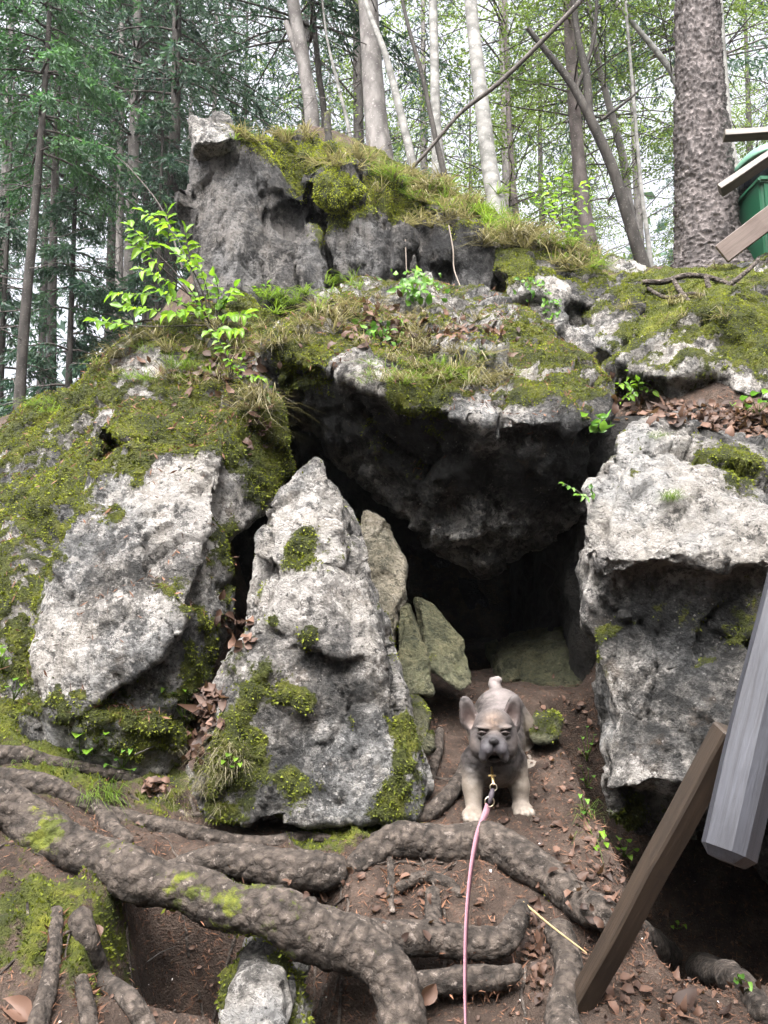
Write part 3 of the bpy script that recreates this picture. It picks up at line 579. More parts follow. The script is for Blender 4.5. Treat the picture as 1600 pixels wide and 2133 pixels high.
root([(-60,1585,50),(40,1580,52),(110,1592,36),(190,1605,26),(280,1630,24),(340,1660,20),(345,1662,10)], 'uppermost root on the bank at the left, thinning towards the leaf pile', 7)
root([(-80,1620,56),(20,1625,58),(90,1640,54),(150,1665,40),(210,1690,44),(240,1730,40),(262,1752,30)], 'knobbly root on the bank just under the uppermost one', 8)
root([(118,1900,30),(112,1970,34),(98,2050,40),(80,2120,46),(74,2160,46)], 'upright root going down out of the mossy bank at the left edge', 9, sink=-.1, moss_at=[(118,1930,1.95,.05,.7)])
root([(165,1905,50),(185,1960,50),(215,2030,46),(262,2085,46),(310,2150,42)], 'slanting root that branches down from the thickest root', 10, sink=-.1, moss_at=[(170,1910,1.95,.06,1.0),(190,1950,1.93,.04,.6)])
root([(172,2040,30),(186,2090,40),(192,2160,40)], 'stubby root between the two roots at the lower left', 11, sink=-.1)
root([(835,1850,26),(862,1832,30),(900,1825,30),(940,1840,28),(965,1865,20)], 'small curled root on moss below the arched root', 12, sink=.0)
root([(897,1855,34),(900,1890,40),(903,1925,42),(905,1950,36)], 'grey upright root stub standing on the level root', 13, sink=.0)
root([(1160,1935,60),(1180,1985,64),(1178,2050,66),(1168,2110,74),(1180,2200,90)], 'grey root at the foot of the leaning wooden post', 14, sink=.1)
root([(790,2070,30,1.88),(860,2052,54,1.89),(960,2048,60,1.89),(1040,2040,50,1.9),(1075,2020,30,1.92)], 'lowest grey root, almost buried under the level root', 15)
root([(812,1790,16),(815,1830,18),(812,1875,18),(818,1900,12)], 'thin root dropping from the arched root into the moss', 16, sink=.0)
root([(290,1640,14),(330,1650,20),(336,1690,16)], 'forked root end by the pile of curled leaves', 17, sink=.0)
root([(1290,612,10,4.9),(1330,590,13,4.88),(1380,586,14,4.85),(1430,575,15,4.85),(1480,578,14,4.9),(1540,600,12,4.8)], 'pale exposed root winding along the ledge under the big spruce', 18, seg=10, rough=.8)
root([(1400,580,10,4.85),(1420,610,12,4.75),(1440,640,11,4.65),(1435,670,8,4.6)], 'thin exposed root hanging down the rock wall below the big spruce', 19, seg=10, rough=.8)
root([(1470,575,11,4.8),(1478,600,13,4.75),(1500,605,13,4.7),(1545,575,12,4.75),(1580,540,10,4.85)], 'tangled root creeping up to the lowest fence board', 20, seg=10, rough=.8)
root([(1350,600,9,4.85),(1390,620,10,4.75),(1450,612,10,4.72),(1520,630,9,4.6),(1560,600,8,4.6)], 'second exposed root on the ledge, lower than the pale one', 21, seg=10, rough=.8)
MSTICK = bark_material('stick_bark', (.3,.19,.14), (.09,.05,.035), (1,1,.3), cells=30)
root([(918,1522,22),(910,1565,26),(900,1610,24),(896,1635,14)], 'short broken reddish stick propped beside the dog and the pillar rock', 22, name='stick', sink=-.3, cat='stick', rough=.5)
# ------------------------------------------------------------------ worked timber
def wood_material(name, pale, dark, grey=.0):
    t = NT(name); co = t.co((14, 14, 1.1)); c0 = t.co()
    n = t.noise(co, 3.5, 8, .7, .6); f = t.noise(t.co((60,60,2)), 3, 5, .7); b = t.noise(c0, 5, 5, .6)
    c = t.ramp(t.math('ADD', t.math('MULTIPLY', n, .7), t.math('MULTIPLY', b, .4)), [(.36, dark), (.7, pale)])
    c = t.mix(t.rng(f, .45, .7, 0, .5), c, tuple(q*.6 for q in dark)); c = t.mix(t.rng(t.noise(c0, 16, 6, .7), .6, .72, 0, .35), c, tuple(q*.5 for q in dark))
    return t.done(c, .55, t.bump(t.math('ADD', n, t.math('MULTIPLY', f, .5)), .35, .006), .45)
def beam(name, A, B, w, h, n_hint, mat, parent=None, bev=.008, seed=0, wob=.003, base=None, cuts=14, **kw):
    """timber from A to B; local z runs along the grain; w across n_hint, h along it"""
    A, B = np.asarray(A, float), np.asarray(B, float); L = np.linalg.norm(B-A); z = (B-A)/L; x = np.asarray(n_hint, float); x = unit(x - z*(x@z)); y = np.cross(z, x)
    bm = bmesh.new(); bmesh.ops.create_cube(bm, size=1)
    for v in bm.verts: v.co = Vector((v.co.x*h, v.co.y*w, (v.co.z+.5)*L))
    bmesh.ops.bevel(bm, geom=bm.edges[:], offset=bev, segments=1, affect='EDGES')
    ed = [e for e in bm.edges if abs(e.verts[0].co.z-e.verts[1].co.z) > L*.5]
    bmesh.ops.subdivide_edges(bm, edges=ed, cuts=cuts, use_grid_fill=True)
    for v in bm.verts:
        p = np.array([v.co[:]])*np.array([9, 9, 4.]) + seed*5.1; v.co.x += wob*noise(p, 3)[0]*2; v.co.y += wob*noise(p, 4)[0]*2
    me = bpy.data.meshes.new(name); bm.to_mesh(me); bm.free(); me.materials.append(mat)
    for p in me.polygons: p.use_smooth = False
    o = bpy.data.objects.new(name, me); COL.objects.link(o)
    from mathutils import Matrix
    M = Matrix(((x[0],y[0],z[0]),(x[1],y[1],z[1]),(x[2],y[2],z[2]))).to_4x4()
    o.matrix_world = Matrix.Translation(Vector(A - (base if base is not None else 0))) @ M
    if parent is not None: o.parent = parent
    return tagged(o, **kw)
MRAIL = wood_material('weathered_wood', (.05,.052,.064), (.016,.016,.02)); MPOST = wood_material('brown_wood', (.042,.028,.018), (.009,.006,.004)); MBOARD = wood_material('fence_wood', (.11,.092,.075), (.04,.03,.024)); MBOARD2 = wood_material('pinkish_fence_wood', (.15,.115,.10), (.085,.06,.05))
foot = G(1172,2088); hb = foot.copy()
hr = empty('handrail', hb, 'weathered grey wooden handrail with a blunt chamfered end on a leaning brown post', 'handrail')
RA, RB_ = P(1512,1795,1.48), P(1735,850,1.70)
def rot_about(v, ax, a): ax = unit(ax); return v*math.cos(a)+np.cross(ax, v)*math.sin(a)+ax*(ax@v)*(1-math.cos(a))
tc = unit(CAM-(RA+RB_)/2); ax_ = unit(RB_-RA); nface = unit(tc-ax_*(tc@ax_)); nface = rot_about(nface, ax_, math.radians(-24))
RC_ = RA + (RB_-RA)*2.3; beam('rail', RA, RC_, .086, .09, nface, MRAIL, hr, .018, 1, base=hb)
pu = RC_ - unit(RC_-RA)*.12; beam('post', np.array([pu[0]+.02, pu[1]+.06, float(H(pu[0], pu[1]+.06))-.2]), pu+np.array([.02,.06,.02]), .07, .07, (0,-1,0), MPOST, hr, .005, 8, base=hb)
PA, PB = foot + np.array([-.02,.03,-.14]), P(1520,1520,1.68)
tp = unit(CAM-(PA+PB)/2); ap = unit(PB-PA); npst = rot_about(unit(tp-ap*(tp@ap)), ap, math.radians(38))
beam('post', PA, PB, .052, .052, npst, MPOST, hr, .005, 2, base=hb)
# fence by the big spruce
fb = P(1560,560,5.35)
fn = empty('fence', fb, 'wooden fence of three boards nailed beside the big spruce', 'fence')
beam('board', P(1508,283,5.55), P(1950,262,5.3), .06, .075, (0,-1,.3), MBOARD, fn, .004, 3, base=fb)
beam('board', P(1500,398,5.45), P(1900,128,5.0), .055, .10, (0,-1,.55), MBOARD, fn, .004, 4, base=fb)
beam('board', P(1503,530,5.4), P(1950,190,4.9), .15, .04, (0,-1,.1), MBOARD2, fn, .004, 5, base=fb)
beam('post', P(1800,640,5.4), P(1800,120,5.3), .1, .1, (0,-1,0), MBOARD, fn, .005, 6, base=fb)

# ------------------------------------------------------------------ green wheelie bin
t = NT('green_plastic'); co = t.co(); MGREEN = t.done(t.mix(t.rng(t.noise(co, 8, 6, .7), .45, .7, 0, .5), (.018,.10,.052), (.03,.07,.042)), .38, None, .5)
t = NT('pale_green_plastic'); MLID = t.done((.12,.25,.18), .35, None, .5)
t = NT('dark_plastic_bag'); co = t.co(); MBAG = t.done((.012,.016,.03), .3, t.bump(t.noise(co, 14, 4), .8, .03), .5)
t = NT('label_paper'); MPAPER = t.done((.62,.58,.6), .6); t = NT('label_red'); MRED = t.done((.4,.05,.05), .6); t = NT('scratched_green'); MSCR = t.done((.2,.42,.28), .5)
bd = 5.9; s_ = bd/1600; bz = P(1634,585,bd)
bn = empty('wheelie_bin', bz, 'green wheelie bin with a pale green lid and a white label, beyond the fence', 'bin')
def frustum(w0, d0, w1, d1, h, z0, bev=.03):
    bm = bmesh.new(); bmesh.ops.create_cube(bm, size=1)
    for v in bm.verts:
        top = v.co.z > 0; v.co = Vector((v.co.x*(w1 if top else w0), v.co.y*(d1 if top else d0), z0 + (h if top else 0)))
    bmesh.ops.bevel(bm, geom=bm.edges[:], offset=bev, segments=3, affect='EDGES'); return bm
def bm_link(bm, name, mat, parent, loc=(0,0,0), smooth_=True, **kw):
    me = bpy.data.meshes.new(name); bm.to_mesh(me); bm.free(); me.materials.append(mat)
    for p in me.polygons: p.use_smooth = smooth_
    return link(name, me, parent, loc, **kw)
hbin = 208*s_
bm_link(frustum(.48,.43,.60,.55,hbin-.1,.03), 'body', MGREEN, bn, smooth_=False)
rim = frustum(.63,.59,.63,.59,.05,hbin-.1,.015); bm_link(rim, 'rim', MGREEN, bn, smooth_=False)
bm = frustum(.60,.57,.58,.52,.21,hbin-.05,.04); bm_link(bm, 'bag', MBAG, bn)
bm = bmesh.new(); bmesh.ops.create_uvsphere(bm, u_segments=32, v_segments=16, radius=1)
for v in bm.verts:
    v.co = Vector((math.copysign(abs(v.co.x)**.5, v.co.x)*.35, math.copysign(abs(v.co.y)**.7, v.co.y)*.33, max(v.co.z, -.12)*.12+.0))
    v.co.z += .08*v.co.x
bm_link(bm, 'lid', MLID, bn, (0,0,hbin+.17))
yf = -.262
for nm, x0, z0, w_, h_, m_, dy in (('label', -.085, .53, .21, .24, MPAPER, 0), ('label_stripe', -.085, .525, .212, .028, MRED, -.003)):
    V, F = box((x0, -.222+dy, z0), w_, .006, h_)
    V[:,1] -= V[:,2]*.06/(hbin-.1)
    link(nm, make_mesh(nm, V, F, m_, False), bn)
# scratched letters over the label
strokes = [((-.225,.58),(-.185,.70)),((-.185,.70),(-.16,.60)),((-.235,.64),(-.17,.65)),((-.13,.61),(-.12,.70)),((-.09,.61),(-.085,.70)),((-.085,.70),(-.05,.67)),((-.05,.67),(-.03,.61)),((.03,.62),(.03,.72)),((.03,.67),(.08,.67))]
pr = []
for (x0,z0),(x1,z1) in strokes:
    A = np.array([x0,0,z0]); B = np.array([x1,0,z1]); L = np.linalg.norm(B-A); dz = (B-A)/L; M = np.stack([np.cross([0,1,0], dz), [0,1,0], dz], 1)
    V, F = box((A+B)/2, .012, .006, L, M); V[:,0] *= 1.0; V[:,2] += .06; V[:,1] += -.222-V[:,2]*.06/(hbin-.1); pr.append((V, F))
V, F = merge([(v, f) for v, f in pr]); link('lettering', make_mesh('lettering', V, F, MSCR, False), bn)
# ------------------------------------------------------------------ the dog: one continuous body grown from blended volumes
def build_dog():
    h = .0038; lo = P(1035,1710,2.3)*0 + np.array([.20, 2.30, .70]); hi = np.array([.64, 3.2, 1.26])
    lo[0] = P(945,1600,2.5)[0]; hi[0] = P(1125,1600,2.95)[0]+.02; lo[2] = P(1000,1730,2.45)[2]-.02; hi[2] = P(1030,1395,3.1)[2]+.02; lo[1] = 2.33; hi[1] = 3.16
    dims = np.ceil((hi-lo)/h).astype(int)+1; ax = [lo[i]+np.arange(dims[i])*h for i in range(3)]; F = np.full(dims, .08, np.float32)
    def window(c0, c1, pad):
        a = np.clip(np.floor((np.minimum(c0,c1)-pad-lo)/h).astype(int), 0, dims-1); b = np.clip(np.ceil((np.maximum(c0,c1)+pad-lo)/h).astype(int)+1, 1, dims)
        sl = tuple(slice(i,j) for i,j in zip(a,b)); g = np.meshgrid(*[ax[i][sl[i]] for i in range(3)], indexing='ij', sparse=True); return sl, g
    def put(sl, d, k, sub=False):
        f = F[sl]
        if sub: d = -d; e = np.clip(.5-.5*(d-f)/k, 0, 1)*0 + np.clip(.5+.5*(d-f)/k, 0, 1); F[sl] = f + (d-f)*e + k*e*(1-e)
        else: e = np.clip(.5+.5*(d-f)/k, 0, 1); F[sl] = d + (f-d)*e - k*e*(1-e)
    def cap(a, ra, b, rb, k=.02):
        a, b = np.asarray(a), np.asarray(b); sl, (X,Y,Z) = window(a, b, max(ra,rb)+.05); v = b-a
        t = np.clip(((X-a[0])*v[0]+(Y-a[1])*v[1]+(Z-a[2])*v[2])/(v@v), 0, 1)
        put(sl, (np.sqrt((X-a[0]-t*v[0])**2+(Y-a[1]-t*v[1])**2+(Z-a[2]-t*v[2])**2) - (ra+(rb-ra)*t)).astype(np.float32), k)
    def ell(c, r, k=.015, roll=0., tip=0., sub=False):
        c = np.asarray(c); r = np.asarray(r, float); sl, (X,Y,Z) = window(c, c, max(r)+.04); X, Y, Z = X-c[0], Y-c[1], Z-c[2]
        cr, sr = math.cos(roll), math.sin(roll); X, Z = X*cr - Z*sr, X*sr + Z*cr
        ct, st = math.cos(tip), math.sin(tip); Y, Z = Y*ct - Z*st, Y*st + Z*ct
        k0 = np.sqrt((X/r[0])**2+(Y/r[1])**2+(Z/r[2])**2); k1 = np.sqrt((X/r[0]**2)**2+(Y/r[1]**2)**2+(Z/r[2]**2)**2)
        put(sl, (k0*(k0-1)/np.maximum(k1,1e-4)).astype(np.float32), k, sub)
    # trunk: deep chest, narrower loin, round rump higher up the slope
    cap(P(1031,1584,2.62), .086, P(1038,1545,2.80), .090, .03); cap(P(1038,1545,2.80), .088, P(1041,1492,2.98), .092, .03); ell(P(1041,1484,3.02), (.096,.085,.09), .03)
    ell(P(1031,1594,2.58), (.066,.055,.048), .03)                                   # brisket
    for sx, a, b, c, pw in ((-1, (989,1586,2.60), (985,1640,2.55), (988,1688,2.51), (985,1697,2.475)), (1, (1069,1588,2.63), (1082,1640,2.60), (1085,1675,2.59), (1088,1685,2.56))):
        cap(P(*a), .047, P(*b), .031, .02); cap(P(*b), .033, P(*c), .0245, .012); pc = P(*pw)
        ell(pc, (.034,.042,.021), .012)
        for k, ox in enumerate((-.024,-.008,.009,.025)): ell(pc+np.array([ox, -.03-.008*(k in (1,2)), -.004]), (.0105,.017,.0135), .004)
    for a, b, c, pw in (((1080,1512,3.0), (1095,1560,3.03), (1102,1588,2.95), (1105,1594,2.90)), ((1004,1512,3.0), (998,1565,3.03), (998,1592,2.95), (998,1602,2.90))):
        cap(P(*a), .062, P(*b), .033, .03); cap(P(*b), .030, P(*c), .024, .015); pc = P(*pw); ell(pc, (.030,.040,.019), .01)
        for ox in (-.02,-.007,.007,.02): ell(pc+np.array([ox,-.03,-.004]), (.009,.014,.011), .004)
    # neck and head
    cap(P(1029,1545,2.57), .074, P(1030,1582,2.62), .076, .03)
    ell(P(1028,1526,2.515), (.0735,.078,.062), .02); ell(P(1028,1505,2.50), (.055,.055,.045), .02)
    for sx in (-1, 1):
        ell(P(1028+sx*27,1553,2.49), (.034,.048,.042), .02)
        ell(P(1029+sx*15,1560,2.410), (.0205,.028,.023), .010); ell(P(1029+sx*22,1574,2.418), (.0145,.026,.020), .010)   # flews hang at the sides
        ell(P(1029+sx*23,1515,2.448), (.025,.015,.0065), .012, roll=-sx*.10)                                          # brow ridge
        ell(P(1028+sx*24.5,1527,2.436), (.0150,.013,.0085), .005, sub=True)                                        # eye socket
        ell(P(1028+sx*24,1533.5,2.446), (.018,.010,.0075), .006, roll=-sx*.2)                                         # lower lid
        e0 = (976,1486,2.535) if sx < 0 else (1067,1483,2.535); rl = -.27 if sx < 0 else .24
        ell(P(e0[0]+sx*1.5,e0[1]-5,e0[2]), (.0255,.0115,.050), .010, roll=rl); ell(P(e0[0]-sx*1,e0[1]+12,e0[2]), (.031,.0125,.036), .010, roll=rl); ell(P(1028+sx*38,1512,2.54), (.026,.022,.03), .015, roll=rl)
        ell(P(e0[0]+sx*.5, e0[1]+3, 2.517), (.0205,.0150,.044), .004, roll=rl, sub=True)
    ell(P(1029,1549,2.425), (.038,.036,.024), .014); ell(P(1029,1533,2.437), (.026,.022,.010), .008)              # muzzle, nose roll
    ell(P(1029,1581,2.437), (.020,.020,.010), .006)                                                              # chin
    ell(P(1029,1544,2.392), (.0155,.011,.0105), .004)
    for sx in (-1, 1): ell(P(1029+sx*4.8,1545,2.381), (.0035,.005,.0035), .002, sub=True)
    ell(P(1029,1556,2.388), (.0016,.012,.012), .003, sub=True)  # mouth corners and lip cleft
    # knob of a tail
    ell(P(1032,1431,3.05), (.024,.024,.02), .012)
    ell(P(1029,1424,3.06), (.022,.02,.017), .01); ell(P(1036,1417,3.055), (.018,.018,.016), .006); ell(P(1026,1417,3.07), (.013,.015,.012), .006)
    V, Q = surface_nets(F, lo, h); N = vnormals(V, Q)
    px = np.array([[0,0]])*0
    # photo-independent paint: by where on the body a point is
    def near(p, r): return np.exp(-((V-P(*p))**2).sum(1)/r**2)
    def lerp(c, col, m): return c + (np.array(col)-c)*np.clip(m,0,1)[:,None]
    fz = V[:,2] - (P(988,1705,2.5)[2] + .28*(V[:,1]-2.5))                   # height above the sloping path
    c = np.tile(np.array([.21,.186,.18]), (len(V),1))
    br = fbm(V*np.array([30,30,55]), 3, 4); c = lerp(c, (.055,.046,.045), smooth(-.15,.25,br)*.85); c = lerp(c, (.28,.225,.185), smooth(.1,.5,fbm(V*24+5,3,8))*.6)
    c = lerp(c, (.42,.375,.365), smooth(2.66,2.78,V[:,1])*smooth(.15,.22,fz)); c = lerp(c, (.38,.325,.26), smooth(.15,.08,fz)*.9); c = lerp(c, (.47,.41,.345), smooth(.055,.03,fz))
    hd = smooth(2.60,2.54,V[:,1])*smooth(P(1030,1592,2.45)[2], P(1030,1580,2.45)[2], V[:,2]); c = lerp(c, (.20,.178,.174), hd*.9)
    c = lerp(c, (.33,.225,.15), near((1028,1502,2.45),.03)*1.0); c = lerp(c, (.40,.35,.33), near((1030,1482,2.52),.03))
    b2 = fbm(V*np.array([17,17,34])+9, 4, 21); c = lerp(c, (.06,.052,.052), smooth(.02,.3,b2)*.75*smooth(.10,.2,fz)*smooth(2.78,2.62,V[:,1]))
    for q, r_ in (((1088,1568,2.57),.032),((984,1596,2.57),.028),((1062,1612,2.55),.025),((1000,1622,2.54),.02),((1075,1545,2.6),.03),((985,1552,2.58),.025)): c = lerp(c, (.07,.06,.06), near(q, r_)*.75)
    wr = np.exp(-((V-P(1029,1502,2.45))**2).sum(1)/.024**2)*smooth(.2,.9,np.cos((V[:,0]-P(1029,1500,2.45)[0])*520)+.5*fbm(V*60,2,2)); c = lerp(c, (.16,.10,.07), wr*.55)
    for sx in (-1,1):
        c = lerp(c, (.40,.31,.26), near((1029+sx*23,1513,2.437),.013)*.5); c = lerp(c, (.07,.06,.06), near((1028+sx*24.5,1527,2.44),.0135)*1.2); c = lerp(c, (.27,.22,.19), near((1029+sx*40,1548,2.47),.022)*.8)
        c = lerp(c, (.15,.13,.13), near((1029+sx*36,1532,2.46),.014)*.8)
        e0 = (978,1490,2.52) if sx < 0 else (1066,1487,2.52); c = lerp(c, (.17,.105,.09), near(e0,.03)*(N[:,1] < -.2)*.9); c = lerp(c, (.4,.3,.25), near((e0[0]-sx*6,e0[1]+17,2.52),.016)*(N[:,1] < .2))
    c = lerp(c, (.115,.107,.122), (near((1029,1556,2.40),.036)+near((1012,1566,2.41),.024)+near((1046,1566,2.41),.024))*1.3)
    c = lerp(c, (.19,.18,.205), (near((1010,1560,2.395),.013)+near((1048,1560,2.395),.013))*.8)
    c = lerp(c, (.05,.042,.046), near((1029,1544,2.381),.0145)*1.7); mo = V-P(1029,1576,2.41); c = lerp(c, (.02,.015,.015), 1.6*np.exp(-(mo[:,0]/.019)**2-((mo[:,2]+.35*np.abs(mo[:,0]))/.009)**2-(mo[:,1]/.03)**2)); c = lerp(c, (.06,.045,.042), near((1029,1582,2.42),.016)*1.2); c = lerp(c, (.3,.22,.21), near((1030,1567,2.392),.0045))
    c = c*(1+.22*fbm(V*np.array([90,60,160]), 3, 3))[:,None]
    c = .17*(np.maximum(c,.004)/.17)**1.4; c = c*.68 + .32*c.mean(1, keepdims=True)
    fold = fbm(V*np.array([26,18,34])+3, 3, 12, ridged=True); m = near((1000,1605,2.56),.06)+near((1060,1605,2.57),.06)+near((985,1560,2.53),.04)+near((1075,1560,2.53),.04)
    V = V + N*(.004*fold*np.clip(m,0,1) + .0012*fbm(V*120, 2, 6))[:,None]
    base = np.array([P(1036,1600,2.7)[0], 2.72, float(P(1040,1660,2.7)[2])])
    t = NT('short_fur'); t.l(t.attr('coat', 0), t.b.inputs['Base Color']); t.b.inputs['Sheen Weight'].default_value = .0
    mat = t.done(None, .62, t.bump(t.noise(t.co((1,1,.4)), 260, 3, .6), .35, .003), .35)
    root_ = empty('dog', base, 'stocky grey and fawn bulldog with upright bat ears, standing on the path and facing us', 'dog')
    link('body', make_mesh('body', V-base, Q, mat, colors={'coat': np.clip(c*.31*np.array([1.03,1.0,.99]),0.004,.9)}), root_)
    # short coat standing off the skin
    g = np.random.default_rng(9); w = np.clip(1.2-V[:,1]*.2,.2,1)*(1-np.clip(near((1029,1550,2.39),.03),0,1)); q4 = Q; n = 50000
    a, b, c_, d_ = V[q4[:,0]], V[q4[:,1]], V[q4[:,2]], V[q4[:,3]]; ar = np.linalg.norm(np.cross(c_-a, d_-b), axis=1)*w[q4].mean(1); k = g.choice(len(q4), n, p=ar/ar.sum()); p = (a+b+c_+d_)[k]/4 + g.normal(size=(n,3))*.0012
    N2 = vnormals(V, Q)[q4[k,0]]; lay = np.array([0,.6,-.75]); axh = unit(N2*.16 + lay - N2*(N2@lay)[:,None] + g.normal(size=(n,3))*.22); L = .0042*(.5+g.random(n)); fv, ff = diamonds(p-N2*.0006, axh, unit(np.cross(axh, N2)), L, .0009)
    col = np.repeat(np.clip(c[q4[k,0]]*.31*np.array([1.03,1.0,.99])*(.75+.6*g.random((n,1))),.004,.9), 4, 0)
    link('fur', make_mesh('fur', fv-base, ff, mat, False, colors={'coat': col}), root_, kind='stuff')
    t = NT('dog_eye'); MEYE = t.done((.012,.008,.006), .08, None, .7)
    for sx in (-1,1):
        bm = bmesh.new(); bmesh.ops.create_uvsphere(bm, u_segments=16, v_segments=10, radius=.0095); bm_link(bm, 'eye', MEYE, root_, P(1028+sx*24.5,1527.5,2.4425)-base)
        V2, F2 = tube(np.array([P(1028+sx*(24.5-9),1526.5,2.437), P(1028+sx*24.5,1524.5,2.4325), P(1028+sx*(24.5+9),1527.0,2.442)]), np.array([.0024,.0040,.0024]), 8)[:2]
        t = NT('eyelid'); link('eyelid', make_mesh('eyelid', V2-base, F2, t.done((.04,.031,.029), .6)), root_)
    return root_
build_dog()

# ------------------------------------------------------------------ leash
t = NT('brass'); t.b.inputs['Metallic'].default_value = 1; MBRASS = t.done((.75,.55,.25), .3)
t = NT('steel_ring'); t.b.inputs['Metallic'].default_value = 1; MSTEEL = t.done((.75,.66,.5), .28)
t = NT('pink_webbing'); co = t.co(); MPINK = t.done(t.mix(t.rng(t.noise(co, 300, 2), .4, .6), (.27,.135,.16), (.20,.10,.13)), .7, t.bump(t.noise(co, 500, 2), .4, .002))
t = NT('grey_webbing'); MGREYW = t.done((.06,.05,.06), .7)
lb = P(1013,1684,2.43)
ls = empty('leash', lb, 'pink leash with brass snap hook and rings clipped to the chest of the dog', 'leash')
pth = np.array([P(*q) for q in [(1017,1676,2.425),(1012,1692,2.41),(1003,1715,2.37),(993,1745,2.31),(983,1800,2.2),(976,1860,2.07),(971,1935,1.9),(969,2030,1.68),(970,2133,1.45),(974,2260,1.2),(985,2450,.95)]])
C = spline(pth, 8); T = unit(np.gradient(C, axis=0)); n_ = len(C); tw = np.interp(np.linspace(0,1,n_), [0,.08,.2,.45,1], [.5,.2,.55,.95,1.1])
sd = unit(np.cross(T, np.array([0,-1.,.4]))); up_ = np.cross(sd, T); sd2 = sd*np.cos(tw)[:,None]+up_*np.sin(tw)[:,None]; up2 = np.cross(sd2, T)
wd, th = .0098, .0016; V = np.stack([C-sd2*wd+up2*th, C+sd2*wd+up2*th, C+sd2*wd-up2*th, C-sd2*wd-up2*th], 1).reshape(-1,3)
i = np.arange(n_-1)[:,None]*4; j = np.arange(4)[None]; F = np.stack([i+j, i+(j+1)%4, i+4+(j+1)%4, i+4+j], -1).reshape(-1,4)
link('strap', make_mesh('strap', V-lb, F, MPINK), ls)
def torus_mesh(c, R, r, nrm, name, mat, parent, sc=(1,1)):
    nrm = unit(np.asarray(nrm, float)); u = unit(np.cross(nrm, [0.3,0,1])); v = np.cross(nrm, u); a = np.linspace(0, 2*np.pi, 29)
    Cc = np.asarray(c) + R*(np.cos(a)[:,None]*u*sc[0]+np.sin(a)[:,None]*v*sc[1]); V, F = tube(Cc, np.full(29, r), 8, cap=False)[:2]
    link(name, make_mesh(name, V-lb, F, mat), parent)
torus_mesh(P(1020,1670,2.425), .0145, .0022, (.15,-1,.1), 'ring', MSTEEL, ls); torus_mesh(P(1028,1640,2.44), .0105, .002, (-.2,-1,.2), 'ring', MSTEEL, ls)
V, F = tube(np.array([P(1026,1646,2.435), P(1023,1658,2.42), P(1020,1672,2.42)]), np.array([.007,.0085,.006]), 8)[:2]; link('connector', make_mesh('connector', V-lb, F, MGREYW), ls)
V1 = tube(np.array([P(1024,1598,2.50), P(1026,1618,2.465), P(1028,1634,2.445)]), np.array([.0035,.0055,.0045]), 10)[:2]
V, F = merge([V1]); hook = link('snap_hook', make_mesh('snap_hook', V-lb, F, MBRASS), ls)
V, F = tube(np.array([P(1018,1616,2.468), P(1026,1615,2.462), P(1032,1616,2.468)]), np.array([.003,.003,.003]), 8)[:2]; link('thumb_latch', make_mesh('thumb_latch', V-lb, F, MBRASS), hook)
# ------------------------------------------------------------------ the forest
MSPRUCE = bark_material('spruce_bark', (.19,.165,.16), (.045,.038,.037), (1,1,.45), cells=16, bump=.8)
MGREYBARK = bark_material('grey_bark', (.24,.225,.215), (.09,.082,.078), (1,1,.5), cells=9, bump=.4)
MPALEBARK = bark_material('pale_bark', (.31,.305,.29), (.12,.117,.11), (1,1,1.6), cells=7, bump=.25)
MPINKBARK = bark_material('pink_bark', (.16,.135,.128), (.06,.05,.046), (1,1,.5), cells=10, bump=.4)
MDARKBARK = bark_material('dark_bark', (.06,.053,.048), (.018,.016,.014), (1,1,.4), cells=12, bump=.5)
MTWIG = bark_material('twig_bark', (.10,.088,.08), (.04,.033,.03), (1,1,.5), cells=20, bump=.3)
MNEEDLE = leaf_material('needles', ((.016,.044,.034), (.058,.115,.07)), .4)
MNEEDLE2 = leaf_material('needles_bright', ((.025,.075,.035), (.07,.16,.06)), .45)
MLEAFY = leaf_material('young_foliage', ((.055,.10,.025), (.16,.23,.055)), .5)
def conifer_mesh(seed, z0, z1, r0, dens=1., needle=.11, droop=.35, thick=.028):
    g = np.random.default_rng(seed); wood = []; P0, A0, L0 = [], [], []
    z = z0
    while z < z1:
        f = (z-z0)/(z1-z0); rr = r0*(1-f)**.75*(.75+.5*g.random())+.15
        for k in range(g.integers(3,6)):
            az = g.random()*6.283; L = rr*(.6+.6*g.random()); s = np.linspace(0,1,7)[:,None]; d = np.array([math.cos(az), math.sin(az), 0])
            up = .12*(1-f); c = np.array([0,0,z]) + d*L*s + np.array([0,0,1.])*(up*s - droop*s**2*1.1)*L + .03*g.normal(size=(7,3))*s
            wood.append(tube(c, np.linspace(.016,.004,7)*(1+.4*(1-f)), 4, cap=False)[:2])
            n = int(26*L*dens*10/6); t = .2+.8*g.random(n)**.8; b = np.stack([np.interp(t, s[:,0], c[:,i]) for i in range(3)], 1)
            side = np.cross(d, [0,0,1.]); w = (g.random(n)-.5)[:,None]*2; sl = (1-t)[:,None]*.35*L+.09
            m = 5; tt = g.random((n,m,1))
            tw = w[:,None]*side*sl[:,None]*tt + np.array([0,0,-1.])*(tt**1.3*.16*(.5+g.random((n,1,1))))
            P0.append((b[:,None]+tw).reshape(-1,3)); A0.append((d*.5 + side*w*.8)[:,None].repeat(m,1).reshape(-1,3) + np.array([0,0,-.55]) + g.normal(size=(n*m,3))*.45); L0.append(needle*(.6+.8*g.random(n*m)))
        z += .22+.22*g.random()
    p, a, l = np.concatenate(P0), unit(np.concatenate(A0)), np.concatenate(L0)
    sd = unit(np.cross(a, g.normal(size=a.shape))); V, F = diamonds(p, a, sd, l, l*.0+thick*(.6+.8*g.random(len(l))))
    clump = smooth(-.35,.5,fbm(p*1.6, 3, seed))
    tint = np.repeat(np.clip(.7*clump+.5*g.random(len(p))-.1, 0, 1), 4)
    return (V, F, tint), merge(wood)
